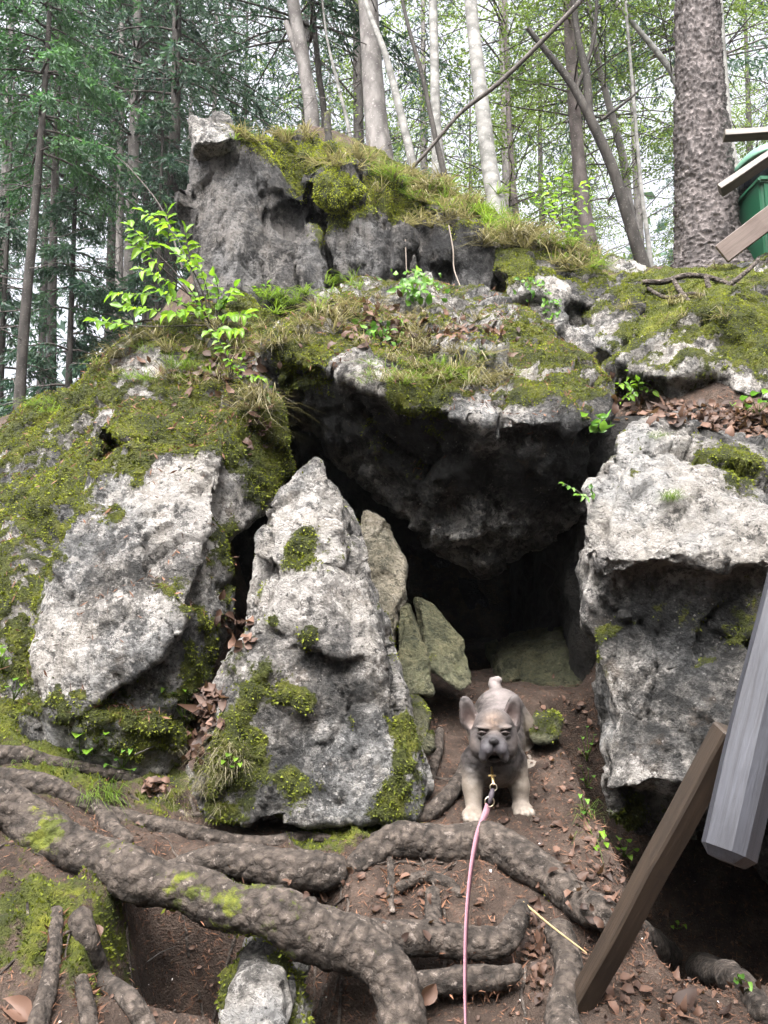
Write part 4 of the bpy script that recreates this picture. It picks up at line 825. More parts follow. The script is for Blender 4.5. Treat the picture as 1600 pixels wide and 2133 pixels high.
def leafy_mesh(seed, z0, z1, r0, n_l=22, leaf=.05, per=70, lean=(0,0)):
    g = np.random.default_rng(seed); wood, pos, ax = [], [], []
    for k in range(n_l):
        z = z0+(z1-z0)*g.random(); az = g.random()*6.283; L = r0*(.5+.8*g.random()); s = np.linspace(0,1,8)[:,None]; d = np.array([math.cos(az), math.sin(az), .25+.5*g.random()])
        c = np.array([0,0,z]) + d*L*s + np.cumsum(g.normal(size=(8,3)), 0)*.045*s - np.array([0,0,.25])*L*s**2
        wood.append(tube(c, np.linspace(.014,.003,8), 4, cap=False)[:2])
        for q in range(4):
            i = g.integers(2,8); e = c[i]; dd = g.normal(size=3)*np.array([1,1,.4])*.3*L; sub = e + dd*np.linspace(0,1,5)[:,None]
            wood.append(tube(sub, np.linspace(.006,.002,5), 3, cap=False)[:2])
            m = per//4; pos.append(e + dd*g.random((m,1))**.7 + g.normal(size=(m,3))*.06*L); ax.append(unit(dd)+g.normal(size=(m,3))*.7)
    p, a = np.concatenate(pos), np.concatenate(ax); nrm = np.array([0,0,1.]) + g.normal(size=p.shape)*.6
    V, F = diamonds(p, unit(a), unit(np.cross(a, nrm)), leaf*(.6+.8*g.random(len(p))), leaf*.62)
    return (V, F, np.repeat(np.clip(smooth(-.4,.5,fbm(p*1.3,2,seed))*.7+.4*g.random(len(p)),0,1), 4)), merge(wood)
def bare_mesh(seed, z0, z1, r0, n=26):
    g = np.random.default_rng(seed); w = []
    for k in range(n):
        z = z0+(z1-z0)*g.random(); az = g.random()*6.283; L = r0*(.35+.9*g.random()); s = np.linspace(0,1,7)[:,None]; d = np.array([math.cos(az), math.sin(az), .1-.5*g.random()])
        c = np.array([0,0,z]) + d*L*s + np.cumsum(g.normal(size=(7,3)),0)*.03*s + np.array([0,0,.18])*L*s**2; w.append(tube(c, np.linspace(.011,.002,7), 4, cap=False)[:2])
        for q in range(g.integers(1,4)):
            i = g.integers(2,6); e = c[i]; dd = (d*.5 + g.normal(size=3)*.5)*.45*L; w.append(tube(e+dd*np.linspace(0,1,4)[:,None], np.linspace(.005,.0015,4), 3, cap=False)[:2])
    return merge(w)
def crown_me(name, geo, mat): return make_mesh(name, geo[0], geo[1], mat, False, attrs={'tint': geo[2]})
CON = [conifer_mesh(100+i, 5.0+.5*i, 13.5+i, 1.8+.25*i, .36) for i in range(3)]
CON_ME = [(crown_me('spruce_crown', c[0], MNEEDLE), make_mesh('spruce_branches', *c[1], MTWIG)) for c in CON]
LOWC = [conifer_mesh(120+i, .5, 4.6+i, 1.15, 1.1) for i in range(2)]
LOW_ME = [(crown_me('young_spruce_crown', c[0], MNEEDLE), make_mesh('young_spruce_branches', *c[1], MTWIG)) for c in LOWC]
LEA = [leafy_mesh(140+i, 1.5, 9, 1.8, 44, .05, 230) for i in range(3)]
LEA_ME = [(crown_me('leafy_crown', c[0], MLEAFY), make_mesh('leafy_branches', *c[1], MTWIG)) for c in LEA]
BARE_ME = [make_mesh('dead_branches', *bare_mesh(160+i, 1.0, 6.5, 1.0), MTWIG) for i in range(3)]
def trunk_geo(path, d, up, plates=False, seg=14, seed=0):
    rows = []
    for q in path: rows.append([*P(q[0], q[1], q[3] if len(q) > 3 else d), q[2]/2*(q[3] if len(q) > 3 else d)/1600])
    rows = np.array(rows)
    e = rows[0]-rows[1]; e = e/max(1e-6, e[2]); n = max(0, int(up/1.2)); ext = []
    for k in range(n, 0, -1):
        hgt = up*k/n; ext.append([rows[0][0]+e[0]*hgt*.6, rows[0][1]+e[1]*hgt*.3, rows[0][2]+hgt, max(.015, rows[0][3]*(1-.85*hgt/up))])
    gz = float(H(rows[-1][0], rows[-1][1]))
    if rows[-1][2] > gz: rows = np.vstack([rows, [rows[-1][0], rows[-1][1], gz-.15, rows[-1][3]*1.2]])
    rows = np.vstack([np.array(ext).reshape(-1,4), rows]) if ext else rows
    sp = spline(rows, 60 if plates else 10); C, R = sp[:,:3], sp[:,3]
    V, F, L, A = tube(C, R, seg, cap=False); N = vnormals(V, F)
    if plates:                                             # flaking scales of bark, each one standing proud of the furrows
        q = np.stack([np.cos(A)*2.6, np.sin(A)*2.6, L*5.4], 1)*2.6; q = q + .25*np.stack([noise(q*1.2,1), noise(q*1.2,2), noise(q*1.2,3)],1)
        d1, d2, hid, vec = worley(q, seed+3); V = V + N*(.014*smooth(.02,.22,d2-d1) + .012*(hid-.5) + .012*vec[:,2]*.8 + .02*fbm(V*5,2,seed))[:,None]; trunk_geo.furrow = .8*smooth(.16,.02,d2-d1)
    else: V = V + N*(np.repeat(R, seg)*(.12*fbm(V*np.array([6,6,2.5]), 3, seed) + .05*fbm(V*np.array([22,22,8]), 2, seed)))[:,None]
    return V, F, C, R
def tree(name, label, path, d, mat, up=8, crown=None, bare=None, cat='tree', plates=False, seg=12, seed=0, group=None, cs=1., cz=0., limbs=(), crown_mat=None, mossy=0.):
    V, F, C, R = trunk_geo(path, d, up, plates, seg, seed); base = np.array([C[-1][0], C[-1][1], C[-1][2]])
    t_ = empty(name, base, label, cat, group)
    ms = np.full(len(V), -.6) + mossy*smooth(1.2,.0,V[:,2]-base[2])
    link('trunk', make_mesh('trunk', V-base, F, mat, attrs={'moss': ms, **({'furrow': trunk_geo.furrow} if plates else {})}), t_)
    for lm in limbs:
        rows = np.array([[*P(q[0],q[1],q[3] if len(q) > 3 else d), q[2]/2*d/1600] for q in lm]); sp = spline(rows, 8); v, f = tube(sp[:,:3], sp[:,3], 8, cap=False)[:2]
        link('limb', make_mesh('limb', v-base, f, mat), t_)
    mid = C[len(C)//3]-base; rz = random.random()*6.28
    for k, me in enumerate(crown or ()):
        o = link('crown' if k == 0 else 'branches', me, t_, (mid[0]*.6, mid[1]*.6, cz), kind='stuff'); o.rotation_euler = (0,0,rz); o.scale = (cs,cs,cs)
    if bare is not None: o = link('dead_branches', bare, t_, (mid[0]*.15, mid[1]*.15, 0), kind='stuff'); o.rotation_euler = (0,0,rz); o.scale = (cs,cs,cs)
    return t_
sp0 = conifer_mesh(200, 4.6, 9.5, 1.75, 1.1, .10); sp0m = (crown_me('spruce_crown', sp0[0], MNEEDLE2), make_mesh('spruce_branches', *sp0[1], MTWIG))
gb = tree('spruce_tree', 'dark slender spruce at the left edge with thick green boughs above and dead twigs below', [(92,200,13),(70,470,18),(52,660,21),(38,880,24)], 8.5, MDARKBARK, 4, sp0m, BARE_ME[0], cs=.75, cz=0)
tree('spruce_tree', 'thin dark spruce just to the right of the leftmost spruce', [(118,250,14),(110,560,18),(106,840,21)], 10.5, MDARKBARK, 6, CON_ME[0], BARE_ME[1], seed=2, cs=.8)
tree('spruce_tree', 'thin grey spruce seen above the mossy slope, left of a thicker one', [(254,100,12),(250,450,16),(246,640,18)], 13.5, MGREYBARK, 7, CON_ME[1], BARE_ME[2], seed=3)
tree('spruce_tree', 'medium grey brown spruce standing behind the leafy sapling', [(284,100,18),(275,430,25),(268,640,28)], 11.5, MGREYBARK, 7, CON_ME[2], BARE_ME[0], seed=4, cs=.85)
tree('spruce_tree', 'straight dark spruce just left of the pale block on the crag', [(369,0,19),(366,220,22),(358,470,27)], 10.5, MDARKBARK, 6, CON_ME[0], BARE_ME[1], seed=5)
tree('spruce_tree', 'very thin dim spruce between the grey spruces and the straight dark one', [(297,0,9),(300,250,11),(304,560,13)], 15, MDARKBARK, 6, CON_ME[1], BARE_ME[2], seed=6)
tree('spruce_tree', 'mottled trunk with a broken stub, rising behind the mossy top of the crag', [(606,-40,26),(620,60,29),(636,150,30),(652,290,33)], 8.6, MGREYBARK, 6, CON_ME[2], None, seed=7, limbs=[[(634,140,14),(612,90,16),(596,45,12)]], cs=.8, mossy=.9)
tree('spruce_tree', 'dark thin trunk close behind the mottled trunk with the stub', [(650,0,11),(664,150,13),(677,300,14)], 10, MDARKBARK, 6, CON_ME[0], None, seed=8)
tree('spruce_tree', 'thick grey spruce standing on the crag above its cushion of moss', [(766,-20,42),(774,130,45),(784,260,50),(794,345,60)], 7.9, MGREYBARK, 7, CON_ME[1], BARE_ME[0], seed=9, seg=18, cs=.8, cz=1)
tree('beech_tree', 'leaning whitish young trunk to the right of the thick grey spruce', [(758,-10,11),(800,105,14),(832,225,17),(864,368,20)], 7.4, MPALEBARK, 4, LEA_ME[0], None, seed=10, cs=.5, cz=2.2)
tree('beech_tree', 'straight pale smooth trunk with a dark stem crossing its foot', [(902,-10,18),(905,120,20),(908,250,22),(916,385,34)], 7.2, MPALEBARK, 6, LEA_ME[1], None, seed=11, cs=.6, cz=2.5)
tree('beech_tree', 'thin dark stem leaning against the foot of the straight pale trunk', [(836,-10,8),(880,160,10),(908,290,12),(930,385,15)], 7.0, MDARKBARK, 3, seed=12)
tree('birch_tree', 'thick pale birch with grey blotches growing at the right end of the crag', [(980,-10,27),(996,150,30),(1016,320,35),(1030,410,40),(1038,470,50)], 6.7, MPALEBARK, 7, LEA_ME[2], None, seed=13, seg=18, cs=.6, cz=3)
tree('spruce_tree', 'pinkish brown trunk on the ridge between the birch and the leaning dark tree', [(1188,100,24),(1204,320,29),(1218,450,33),(1232,545,38)], 8.8, MPINKBARK, 7, LEA_ME[0], None, seed=14, cs=.9, cz=1)
tree('beech_tree', 'leaning forked dark trunk beside the big scaly spruce', [(1100,60,11),(1180,160,16),(1226,240,20),(1274,345,23),(1308,450,26),(1342,565,31)], 7.4, MDARKBARK, 0, LEA_ME[1], None, seed=15, cs=.7, cz=2.2, mossy=.7,
     limbs=[[(1228,240,18),(1222,160,18),(1205,80,15),(1192,-20,12)], [(1200,190,10),(1235,90,9),(1245,-20,7)], [(1252,250,8),(1300,215,6),(1330,190,4)]])
BS = tree('spruce_tree', 'biggest spruce with thick scaly bark, beside the green bin', [(1452,-60,92,6.0),(1455,120,100,6.0),(1461,260,112,6.0),(1468,400,126,6.0),(1474,500,138,5.98),(1480,560,170,6.0),(1484,600,205,6.0),(1486,680,230,6.0)], 6.0, MSPRUCE, 8, None, None, plates=True, seg=110, seed=16)
tree('beech_tree', 'thin whitish stem just left of the biggest spruce', [(1335,380,8),(1346,470,10),(1357,565,12)], 7.6, MPALEBARK, 4, seed=17)
tree('beech_tree', 'slim twisting trunk crossing behind the leaning forked tree', [(1245,120,12),(1272,230,15),(1298,330,17),(1310,420,17),(1330,560,20)], 9.2, MGREYBARK, 5, LEA_ME[2], None, seed=18, cs=.7, cz=1)
tree('pine_tree', 'orange tinged slim trunk seen through the gap right of the birch', [(1060,250,11),(1068,380,14),(1078,500,16)], 12, MPINKBARK, 7, LEA_ME[1], None, seed=19)
tree('beech_tree', 'leaning whitish trunk whose top passes behind the biggest spruce', [(1262,-20,8),(1330,62,11),(1376,118,13),(1408,170,14),(1440,300,16),(1450,560,18)], 8.0, MPALEBARK, 0, LEA_ME[0], None, seed=20, cs=.6, cz=2)
tree('beech_tree', 'mossy whitish trunk between the biggest spruce and the bin', [(1508,150,16),(1520,300,20),(1545,420,26),(1560,600,30)], 7.6, MPALEBARK, 5, LEA_ME[2], None, seed=21, cs=.6, cz=2, mossy=.5)
tree('beech_tree', 'slight pale stem rising left of the tall spruce on the crag', [(705,180,7),(690,120,6),(676,40,5)][::-1]+[(735,330,9)], 8.4, MPALEBARK, 3, seed=22)
# a long bare bough slanting across the trunks, and a moss covered stump
v, f = tube(*[(lambda s: (s[:,:3], s[:,3]))(spline(np.array([[*P(x,y,d), w/2*d/1600] for x,y,w,d in [(1240,-30,12,6.3),(1130,85,11,6.35),(1040,172,11,6.4),(960,235,9,6.45),(895,310,8,6.5),(855,355,6,6.55)]]), 8))][0], 8)[:2]
v = v + .004*noise(v*12, 3)[:,None]; b = v.mean(0); link('fallen_bough', make_mesh('fallen_bough', v-b, f, MTWIG), None, b, label='long thin bare bough slanting across the birch and the straight pale trunk', cat='branch')
v, f = tube(spline([P(685,325,5.75), P(684,290,5.75), P(683,262,5.75), P(682,238,5.75)], 8), np.interp(np.linspace(0,1,25), [0,1], [.034,.026]), 14)[:2]
N = vnormals(v, f); v = v + N*(.012*fbm(v*16, 3, 3))[:,None]; b = v[np.argmin(v[:,2])]; link('stump', make_mesh('stump', v-b, f, MDARKBARK, attrs={'moss': .45+.3*fbm(v*9,2,8)}), None, b, label='short dark mossy stump standing on the bright moss of the crag', cat='stump')
# young spruces on the left, then the hazy wood behind
for k, (px, d, s_, lb_) in enumerate([(150,9.5,.8,'young drooping spruce at the left, between the two dark slender trunks and the grey ones'),(330,10.2,.85,'young drooping spruce just behind the top of the leafy sapling'),(10,9.8,.8,'young drooping spruce cut off by the left edge')]):
    x, y = P(px,600,d)[:2]; z = float(H(x,y)); e = empty('young_spruce', (x,y,z), lb_, 'tree'); me = LOW_ME[k % 2]
    v, f = tube(np.array([(0,0,-.1),(0,0,2),(0,0,5)]), np.array([.05,.035,.01]), 8, cap=False)[:2]; link('trunk', make_mesh('trunk', v, f, MDARKBARK), e)
    for q, m_ in enumerate(me): o = link('crown' if q == 0 else 'branches', m_, e, kind='stuff'); o.scale = (s_,)*3; o.rotation_euler = (0,0,k*2.1)
g = np.random.default_rng(5)
fill_t = [make_mesh('trunk', *tube(np.array([(0,0,-.3),(.05,0,4),(-.03,.04,9),(0,0,15)]), np.array([.15,.12,.08,.02]), 8, cap=False)[:2], m_) for m_ in (MDARKBARK, MGREYBARK)]
for k in range(30):
    d = 14 + 20*(k/30)**1.1; px = -150 + 1900*((k*.618034) % 1) + g.normal()*30; x, y = P(px,600,d)[:2]; z = float(H(x,y))
    con = px < 700 or k % 3 == 0
    e = empty('spruce_tree' if con else 'beech_tree', (x,y,z), 'hazy dark spruce deep in the wood behind the crag' if con else 'hazy light green tree deep in the wood on the right', 'tree', 'distant spruces' if con else 'distant leafy trees')
    s_ = .9+.5*g.random(); o = link('trunk', fill_t[k % 2], e); o.scale = (s_,)*3
    me = CON_ME[k % 3] if con else LEA_ME[k % 3]
    for q, m_ in enumerate(me):
        o = link('crown' if q == 0 else 'branches', m_, e, (0,0,.17*(d-12) if con else .12*(d-8)), kind='stuff'); s2 = s_*(1. if con else 1.25); o.scale = (s2,)*3; o.rotation_euler = (0,0,g.random()*6.28)
# unseen spruces added behind the camera to block low sky light
for k in range(44):
    x = (k/43-.5)*26 + g.normal()*.6; y = -4.5-5.5*((k*.618) % 1); z = float(H(x,y))
    e = empty('spruce_tree', (x,y,z), 'unseen spruce added behind the camera to block low light', 'tree', 'unseen spruces added to block light'); o = link('trunk', fill_t[k % 2], e)
    for q, m_ in enumerate(CON_ME[k % 3]): o = link('crown' if q == 0 else 'branches', m_, e, (0,0,-4.3), kind='stuff'); o.rotation_euler = (0,0,g.random()*6.28); o.scale = (1.15,)*3
# distant mass of foliage
p = []; n = 26000; az = g.uniform(-.65,.65,n); dd = g.uniform(38,75,n); zz = 2+g.random(n)**1.2*(dd*.55); p = np.stack([np.sin(az)*dd, np.cos(az)*dd, zz], 1)
keep = fbm(p*.22, 3, 91) > .08+.012*(p[:,2]-8); p = p[keep]; n = len(p); a = unit(g.normal(size=(n,3))+np.array([0,0,-.6])); V, F = diamonds(p, a, unit(np.cross(a, g.normal(size=(n,3)))), .9*(.5+g.random(n)), .45)
link('distant_wood', make_mesh('distant_wood', V, F, MNEEDLE, False, attrs={'tint': np.repeat(np.clip(g.random(n)*.8+.2*(p[:,0]>0),0,1),4)}), kind='stuff')
# ------------------------------------------------------------------ moss cushions, grass, leaf litter, plants
MMOSS = leaf_material('moss_tips', ((.030,.042,.006), (.26,.30,.026)), .3, .8)
MDRYG = leaf_material('dry_grass', ((.065,.056,.033), (.26,.235,.15)), .3, .85)
MGRASS = leaf_material('green_grass', ((.05,.09,.015), (.15,.23,.035)), .45, .5)
MFRESH = leaf_material('fresh_leaves', ((.085,.19,.016), (.21,.36,.04)), .5, .4)
MGREENL = leaf_material('green_leaves', ((.05,.13,.02), (.16,.32,.05)), .45, .4)
MDEAD = leaf_material('dead_leaves', ((.028,.016,.012), (.15,.085,.06)), .25, .6)
MNEED = leaf_material('fallen_needles', ((.045,.022,.015), (.21,.105,.062)), .1, .8)
MPETAL = leaf_material('petals', ((.5,.42,.4), (.75,.72,.7)), .2, .6)
def sample(V, Q, w, n):
    """n random points on quads weighted by area and w (per vertex)"""
    a, b, c, d = V[Q[:,0]], V[Q[:,1]], V[Q[:,2]], V[Q[:,3]]; ar = np.linalg.norm(np.cross(c-a, d-b), axis=1)*.5*np.clip(w[Q].mean(1), 0, None)
    if ar.sum() <= 0: return np.zeros((0,3)), np.zeros(0,int), 0
    k = RNG.choice(len(Q), n, p=ar/ar.sum()); u, v = RNG.random((2,n,1)); return a[k]*(1-u)*(1-v)+b[k]*u*(1-v)+c[k]*u*v+d[k]*(1-u)*v, k, ar.sum()
def moss_part(rec, per_m2, size, parent_name='moss', facing=True):
    V, Q, N = rec['V'], rec['Q'], rec['N']; w = smooth(.36, .7, rec['moss'] + .6*fbm(V*20, 3, 55))
    w = w*(V[:,2] > H(V[:,0], V[:,1], False)-.05)
    if facing: w = w*((N*unit(CAM-V)).sum(1) > -.35)*(V[:,1] < 7)
    p0, k, area = sample(V, Q, w, 10)
    n = int(area*per_m2)
    if n < 8: return
    p, k, _ = sample(V, Q, w, n); nn = N[Q[k,0]]; p = p - nn*.004
    ax = unit(nn*.8 + np.array([0,0,-.45]) + RNG.normal(size=(n,3))*.55); sd = perp(ax); L = size*(.5+RNG.random(n))
    Vv, F = diamonds(p, ax, sd, L, L*.42)
    tint = np.clip(.42 + .95*fbm(p*7, 3, 31) + .3*(RNG.random(n)-.5) + .12*nn[:,2] + rec.get('bright', 0), 0, 1)
    me = make_mesh(parent_name, Vv - rec['base'], F, MMOSS, False, attrs={'tint': np.repeat(tint, 4)}); link(parent_name, me, rec['o'], kind='stuff')
for r in ROCKS:
    far = r['V'][:,1].min() > 4.2
    moss_part(r, 18000 if far else 25000, .015 if far else .0115)
for r in ROOTS[:17]: moss_part(r, 17000, .013)
# moss on the ground
near = (GV[:,1] > .95) & (GV[:,1] < 7) & (np.abs(GV[:,0]) < 4)
gq = GF[near[GF].all(1)]
w = smooth(.42,.7,GM+.5*fbm(GV*18,3,56)); p, k, ar = sample(GV, gq, w, 10); n = min(110000, int(ar*26000)); p, k, _ = sample(GV, gq, w, n); nn = GN[gq[k,0]]
ax = unit(nn + RNG.normal(size=(n,3))*.55); L = .0105*(.5+RNG.random(n)); Vv, F = diamonds(p-nn*.003, ax, perp(ax), L, L*.42)
link('ground_moss', make_mesh('ground_moss', Vv, F, MMOSS, False, attrs={'tint': np.repeat(np.clip(.30+.9*fbm(p*7,3,32)+.3*(RNG.random(n)-.5),0,1),4)}), kind='stuff')
# needles, leaf crumbs and petals on the ground
w = smooth(.5,.1,GM)*(.35+smooth(-.3,.3,fbm(GV*3,3,61)))*(2.2/np.maximum(GV[:,1],1.))**2; n = 80000; p, k, _ = sample(GV, gq, w, n); nn = GN[gq[k,0]]
ax = unit(np.cross(nn, rnd_dirs(n)) + nn*.25*RNG.normal(size=(n,1))); L = .022*(.5+RNG.random(n)); Vv, F = diamonds(p+nn*.003, ax, unit(np.cross(nn,ax)), L, .0028)
link('fallen_needles', make_mesh('fallen_needles', Vv, F, MNEED, False, attrs={'tint': np.repeat(RNG.random(n)**1.3,4)}), kind='stuff')
n = 15000; p, k, _ = sample(GV, gq, w, n); nn = GN[gq[k,0]]; ax = unit(np.cross(nn, rnd_dirs(n))+nn*.3*RNG.normal(size=(n,1))); L = .0135*(.4+RNG.random(n))
Vv, F = leafset(p+nn*.006, ax, unit(nn+RNG.normal(size=(n,3))*.4), L, L*.6, RNG.normal(size=n)*.5)
link('leaf_litter', make_mesh('leaf_litter', Vv, F, MDEAD, True, attrs={'tint': np.repeat(RNG.random(n)**1.5,8)}), kind='stuff')
n = 620; p, k, _ = sample(GV, gq, w, n); nn = GN[gq[k,0]]; ax = unit(np.cross(nn, rnd_dirs(n))); L = .007*(.5+RNG.random(n)); Vv, F = leafset(p+nn*.004, ax, nn, L, L*.7, .3)
link('petals', make_mesh('petals', Vv, F, MPETAL, True, attrs={'tint': np.repeat(RNG.random(n),8)}), kind='stuff')

bpy.context.view_layer.update(); DG = bpy.context.evaluated_depsgraph_get()
def hit(px, py, off=0.):
    r = unit(ray(px, py)); ok, loc, nrm, idx, ob, _ = S.ray_cast(DG, Vector(CAM), Vector(r))
    if not ok: return P(px,py,5), np.array([0,0,1.]), None
    n = np.array(nrm[:]); n = n if n @ r < 0 else -n
    return np.array(loc[:])+n*off, n, ob
# grass: many small tufts round the spots where the photo shows them
def tufts(name, mat, spots, seed):
    g = np.random.default_rng(seed); Pp, Ax, Ll, Bd, Sd = [], [], [], [], []
    for px, py, rx, ry, nt_, nb, L in spots:
        for _ in range(nt_):
            c, n, ob = hit(px+g.normal()*rx, py+g.normal()*ry)
            if ob is None or c[1] > 9: continue
            m = nb; d = unit(np.array([0,0,1.])*.9 + n*.5 + g.normal(size=(m,3))*np.array([.65,.65,.3])); Pp.append(c + g.normal(size=(m,3))*np.array([.012,.012,.002]) - n*.005); Ax.append(d); ll = L*(.45+.8*g.random(m)); Ll.append(ll)
            b = d*np.array([1,1,0]) + n*np.array([.7,.7,0]); Bd.append(b*.5 + np.array([0,0,-1.])*(.35+.7*g.random((m,1))))
    p, a, l, b = map(np.concatenate, (Pp, Ax, Ll, Bd)); V, F = blades(p, a, np.cross(a, b), l, np.clip(l*.02,.0015,.0035)*(1+.35*(p[:,1]-3).clip(0)), b)
    link(name, make_mesh(name, V, F, mat, True, attrs={'tint': np.repeat(np.random.default_rng(1).random(len(p)), 5)}), kind='stuff')
tufts('dry_grass', MDRYG, [(690,655,30,14,9,30,.14),(650,680,24,16,6,26,.14),(760,640,30,12,5,22,.12),(860,730,36,20,8,28,.13),(940,770,44,18,10,30,.14),(1010,790,26,14,7,34,.15),(850,770,30,14,5,30,.13),(560,720,14,25,8,26,.13),(900,690,60,30,10,24,.12),
  (310,700,50,18,9,24,.13),(420,780,50,20,7,24,.12),(530,840,25,18,10,30,.15),(460,700,40,20,8,24,.13),(250,760,20,20,6,24,.13),(600,285,40,10,16,26,.14),(760,335,40,10,16,20,.18),(850,385,40,12,16,20,.18),(920,400,40,16,16,22,.2),(880,470,20,10,6,20,.16),(960,440,30,16,14,22,.2),(1050,495,30,12,14,24,.22),(1120,505,40,12,16,24,.22),(1200,535,30,12,14,24,.22),(480,1580,20,30,8,18,.08),(410,1640,30,30,14,18,.07),(440,1600,30,20,8,18,.07),(300,640,30,14,6,24,.13),(1430,630,60,30,10,16,.14)], 1)
tufts('green_grass', MGRASS, [(620,640,30,14,10,22,.13),(560,630,30,12,8,22,.14),(700,600,40,10,8,18,.13),(540,280,40,8,8,18,.12),(800,370,40,14,8,16,.16),(900,395,50,16,10,18,.19),(970,440,30,16,10,20,.22),(1050,470,25,12,10,18,.2),(1230,540,25,10,8,18,.18),(1160,520,30,10,7,18,.17),(210,1640,18,20,7,12,.09),(225,1665,12,10,6,12,.1),(130,1590,60,14,10,10,.05),(880,770,60,25,10,20,.11),(1000,760,40,20,8,20,.11),(380,760,50,20,8,20,.11),(1395,1035,14,5,8,18,.05),(1360,910,14,5,4,14,.04),(1225,1720,8,20,5,10,.1),(260,790,30,20,6,18,.1),(100,860,30,20,6,18,.1),(800,790,40,10,5,18,.09),(150,600,60,60,4,10,.2)], 2)
# drifts of fallen leaves
def drift(name, spots, L, seed, mat=MDEAD, off=.012):
    g = np.random.default_rng(seed); p_, n_ = [], []
    for px, py, rx, ry, n in spots:
        for _ in range(n):
            c, nn, ob = hit(px+g.normal()*rx, py+g.normal()*ry, off*(.3+g.random()))
            if ob is None or c[1] > 7 or ob.name.split('.')[0] in ('post','rail','body','strap','board'): continue
            p_.append(c); n_.append(nn)
    p, nn = np.array(p_), np.array(n_); n = len(p); ax = unit(np.cross(nn, g.normal(size=(n,3)))+nn*.35*g.normal(size=(n,1))); l = L*(.5+.8*g.random(n))
    V, F = leafset(p-ax*l[:,None]*.5, ax, unit(nn+np.array([0,0,.5])+g.normal(size=(n,3))*.35), l, l*.58, g.normal(size=n)*.5)
    link(name, make_mesh(name, V, F, mat, True, attrs={'tint': np.repeat(g.random(n)**1.2,8)}), kind='stuff')
drift('leaf_drift', [(1480,868,70,10,110),(1560,872,50,14,100),(1400,850,50,8,40),(1330,830,30,16,20),(1550,895,40,8,30)], .055, 3)
drift('leaf_drift', [(700,645,60,14,60),(850,680,70,20,60),(780,700,60,25,30),(950,690,60,20,30),(500,740,40,30,40),(420,780,60,25,40),(540,900,20,25,14),(1040,690,20,8,10)], .05, 4)
drift('leaf_drift', [(440,1450,18,14,30),(430,1500,20,20,40),(410,1560,16,18,30),(330,1640,16,10,20),(500,1310,16,26,24),(470,1290,14,16,16)], .045, 5)
drift('leaf_drift', [(1150,1640,40,60,26),(1230,1800,40,50,40),(1180,1500,40,40,16),(1290,1900,40,30,26),(1110,1960,12,40,30),(1380,2080,90,40,46),(900,1900,80,50,20),(1120,2040,14,40,20),(700,1850,60,20,12)], .03, 6)
# ivy like evergreen leaves
drift('ivy', [(800,690,30,15,16),(830,700,25,12,10),(1250,880,16,10,14),(1110,600,16,14,20),(1150,640,12,14,20),(560,830,30,15,10)], .045, 7, MGREENL, .03)
# fern like dark plant on top of the overhanging boulder
drift('ground_cover', [(870,600,26,14,90)], .05, 8, MGREENL, .05)

def fine_leaf(k):
    s, u = np.meshgrid(np.linspace(0,1,7), np.linspace(-1,1,5), indexing='ij'); wd = .27*np.sin(np.pi*s**.85)**.75*(1-.25*(s > .8)*(s-.8)/.2)
    z = .10*np.abs(u)*np.sin(np.pi*s) - (.08+.13*k)*s**2*(1 if k % 2 else .5) + .05*np.sin(s*9+k*2+u*2)*np.abs(u) + (.10*k)*u*u*wd*2
    V = np.stack([u*wd*(1+.06*np.sin(s*25)), s, z], -1).reshape(-1,3); i = (np.arange(6)[:,None]*5+np.arange(4)[None]).ravel(); return V, np.stack([i, i+1, i+6, i+5], 1)
LEAF_ME = []
for k in range(4):
    V, F = fine_leaf(k); LEAF_ME.append([make_mesh('leaf', V, F, m_, True, attrs={'tint': np.full(len(V),.1+.26*k)}) for m_ in (MFRESH, MGREENL, MDEAD)])
from mathutils import Matrix
def put_leaf(parent, base, p, ax, nrm, L, kind=0, name='leaf', wd=1., **kw):
    ax = unit(np.asarray(ax, float)); x = unit(np.cross(ax, nrm)); z = np.cross(x, ax)
    o = link(name, LEAF_ME[random.randrange(4)][kind], parent, **kw); q = np.asarray(p)-base
    o.matrix_local = Matrix(((x[0]*L*wd, ax[0]*L, z[0]*L, q[0]), (x[1]*L*wd, ax[1]*L, z[1]*L, q[1]), (x[2]*L*wd, ax[2]*L, z[2]*L, q[2]), (0,0,0,1))); return o
def sapling(name, label, root_, stems, d, leafL, mat_kind, seed, per=9, cat='sapling', mat=MTWIG, group=None, thick=.006, spread=.13):
    """stems: list of pixel paths ending in a leafy tip"""
    g = np.random.default_rng(seed); base = np.asarray(root_); e = empty(name, base, label, cat, group); wood = []
    for st in stems:
        c = spline(np.array([base]+[P(x,y,dd) for x,y,dd in st]), 6); wood.append(tube(c, np.linspace(thick,.0015,len(c)), 6, cap=False)[:2])
        T = unit(c[-1]-c[-4]); sdv = unit(np.cross(T, [0,-.6,.8]))
        for k in range(per):
            f = k/(per-1); q = c[-1] - T*spread*(1-f); sgn = (-1)**k
            ax = T*(.5+.7*(f > .9)) + sdv*sgn*(1 if f < .95 else .1) + np.array([0,0,-.25]) + g.normal(size=3)*.25
            put_leaf(e, base, q, ax, np.array([0,-.45,.9])+g.normal(size=3)*.35, leafL*(.65+.55*g.random()), mat_kind)
    V, F = merge(wood); link('stem', make_mesh('stem', V-base, F, mat), e); return e
rt = hit(452,715)[0]
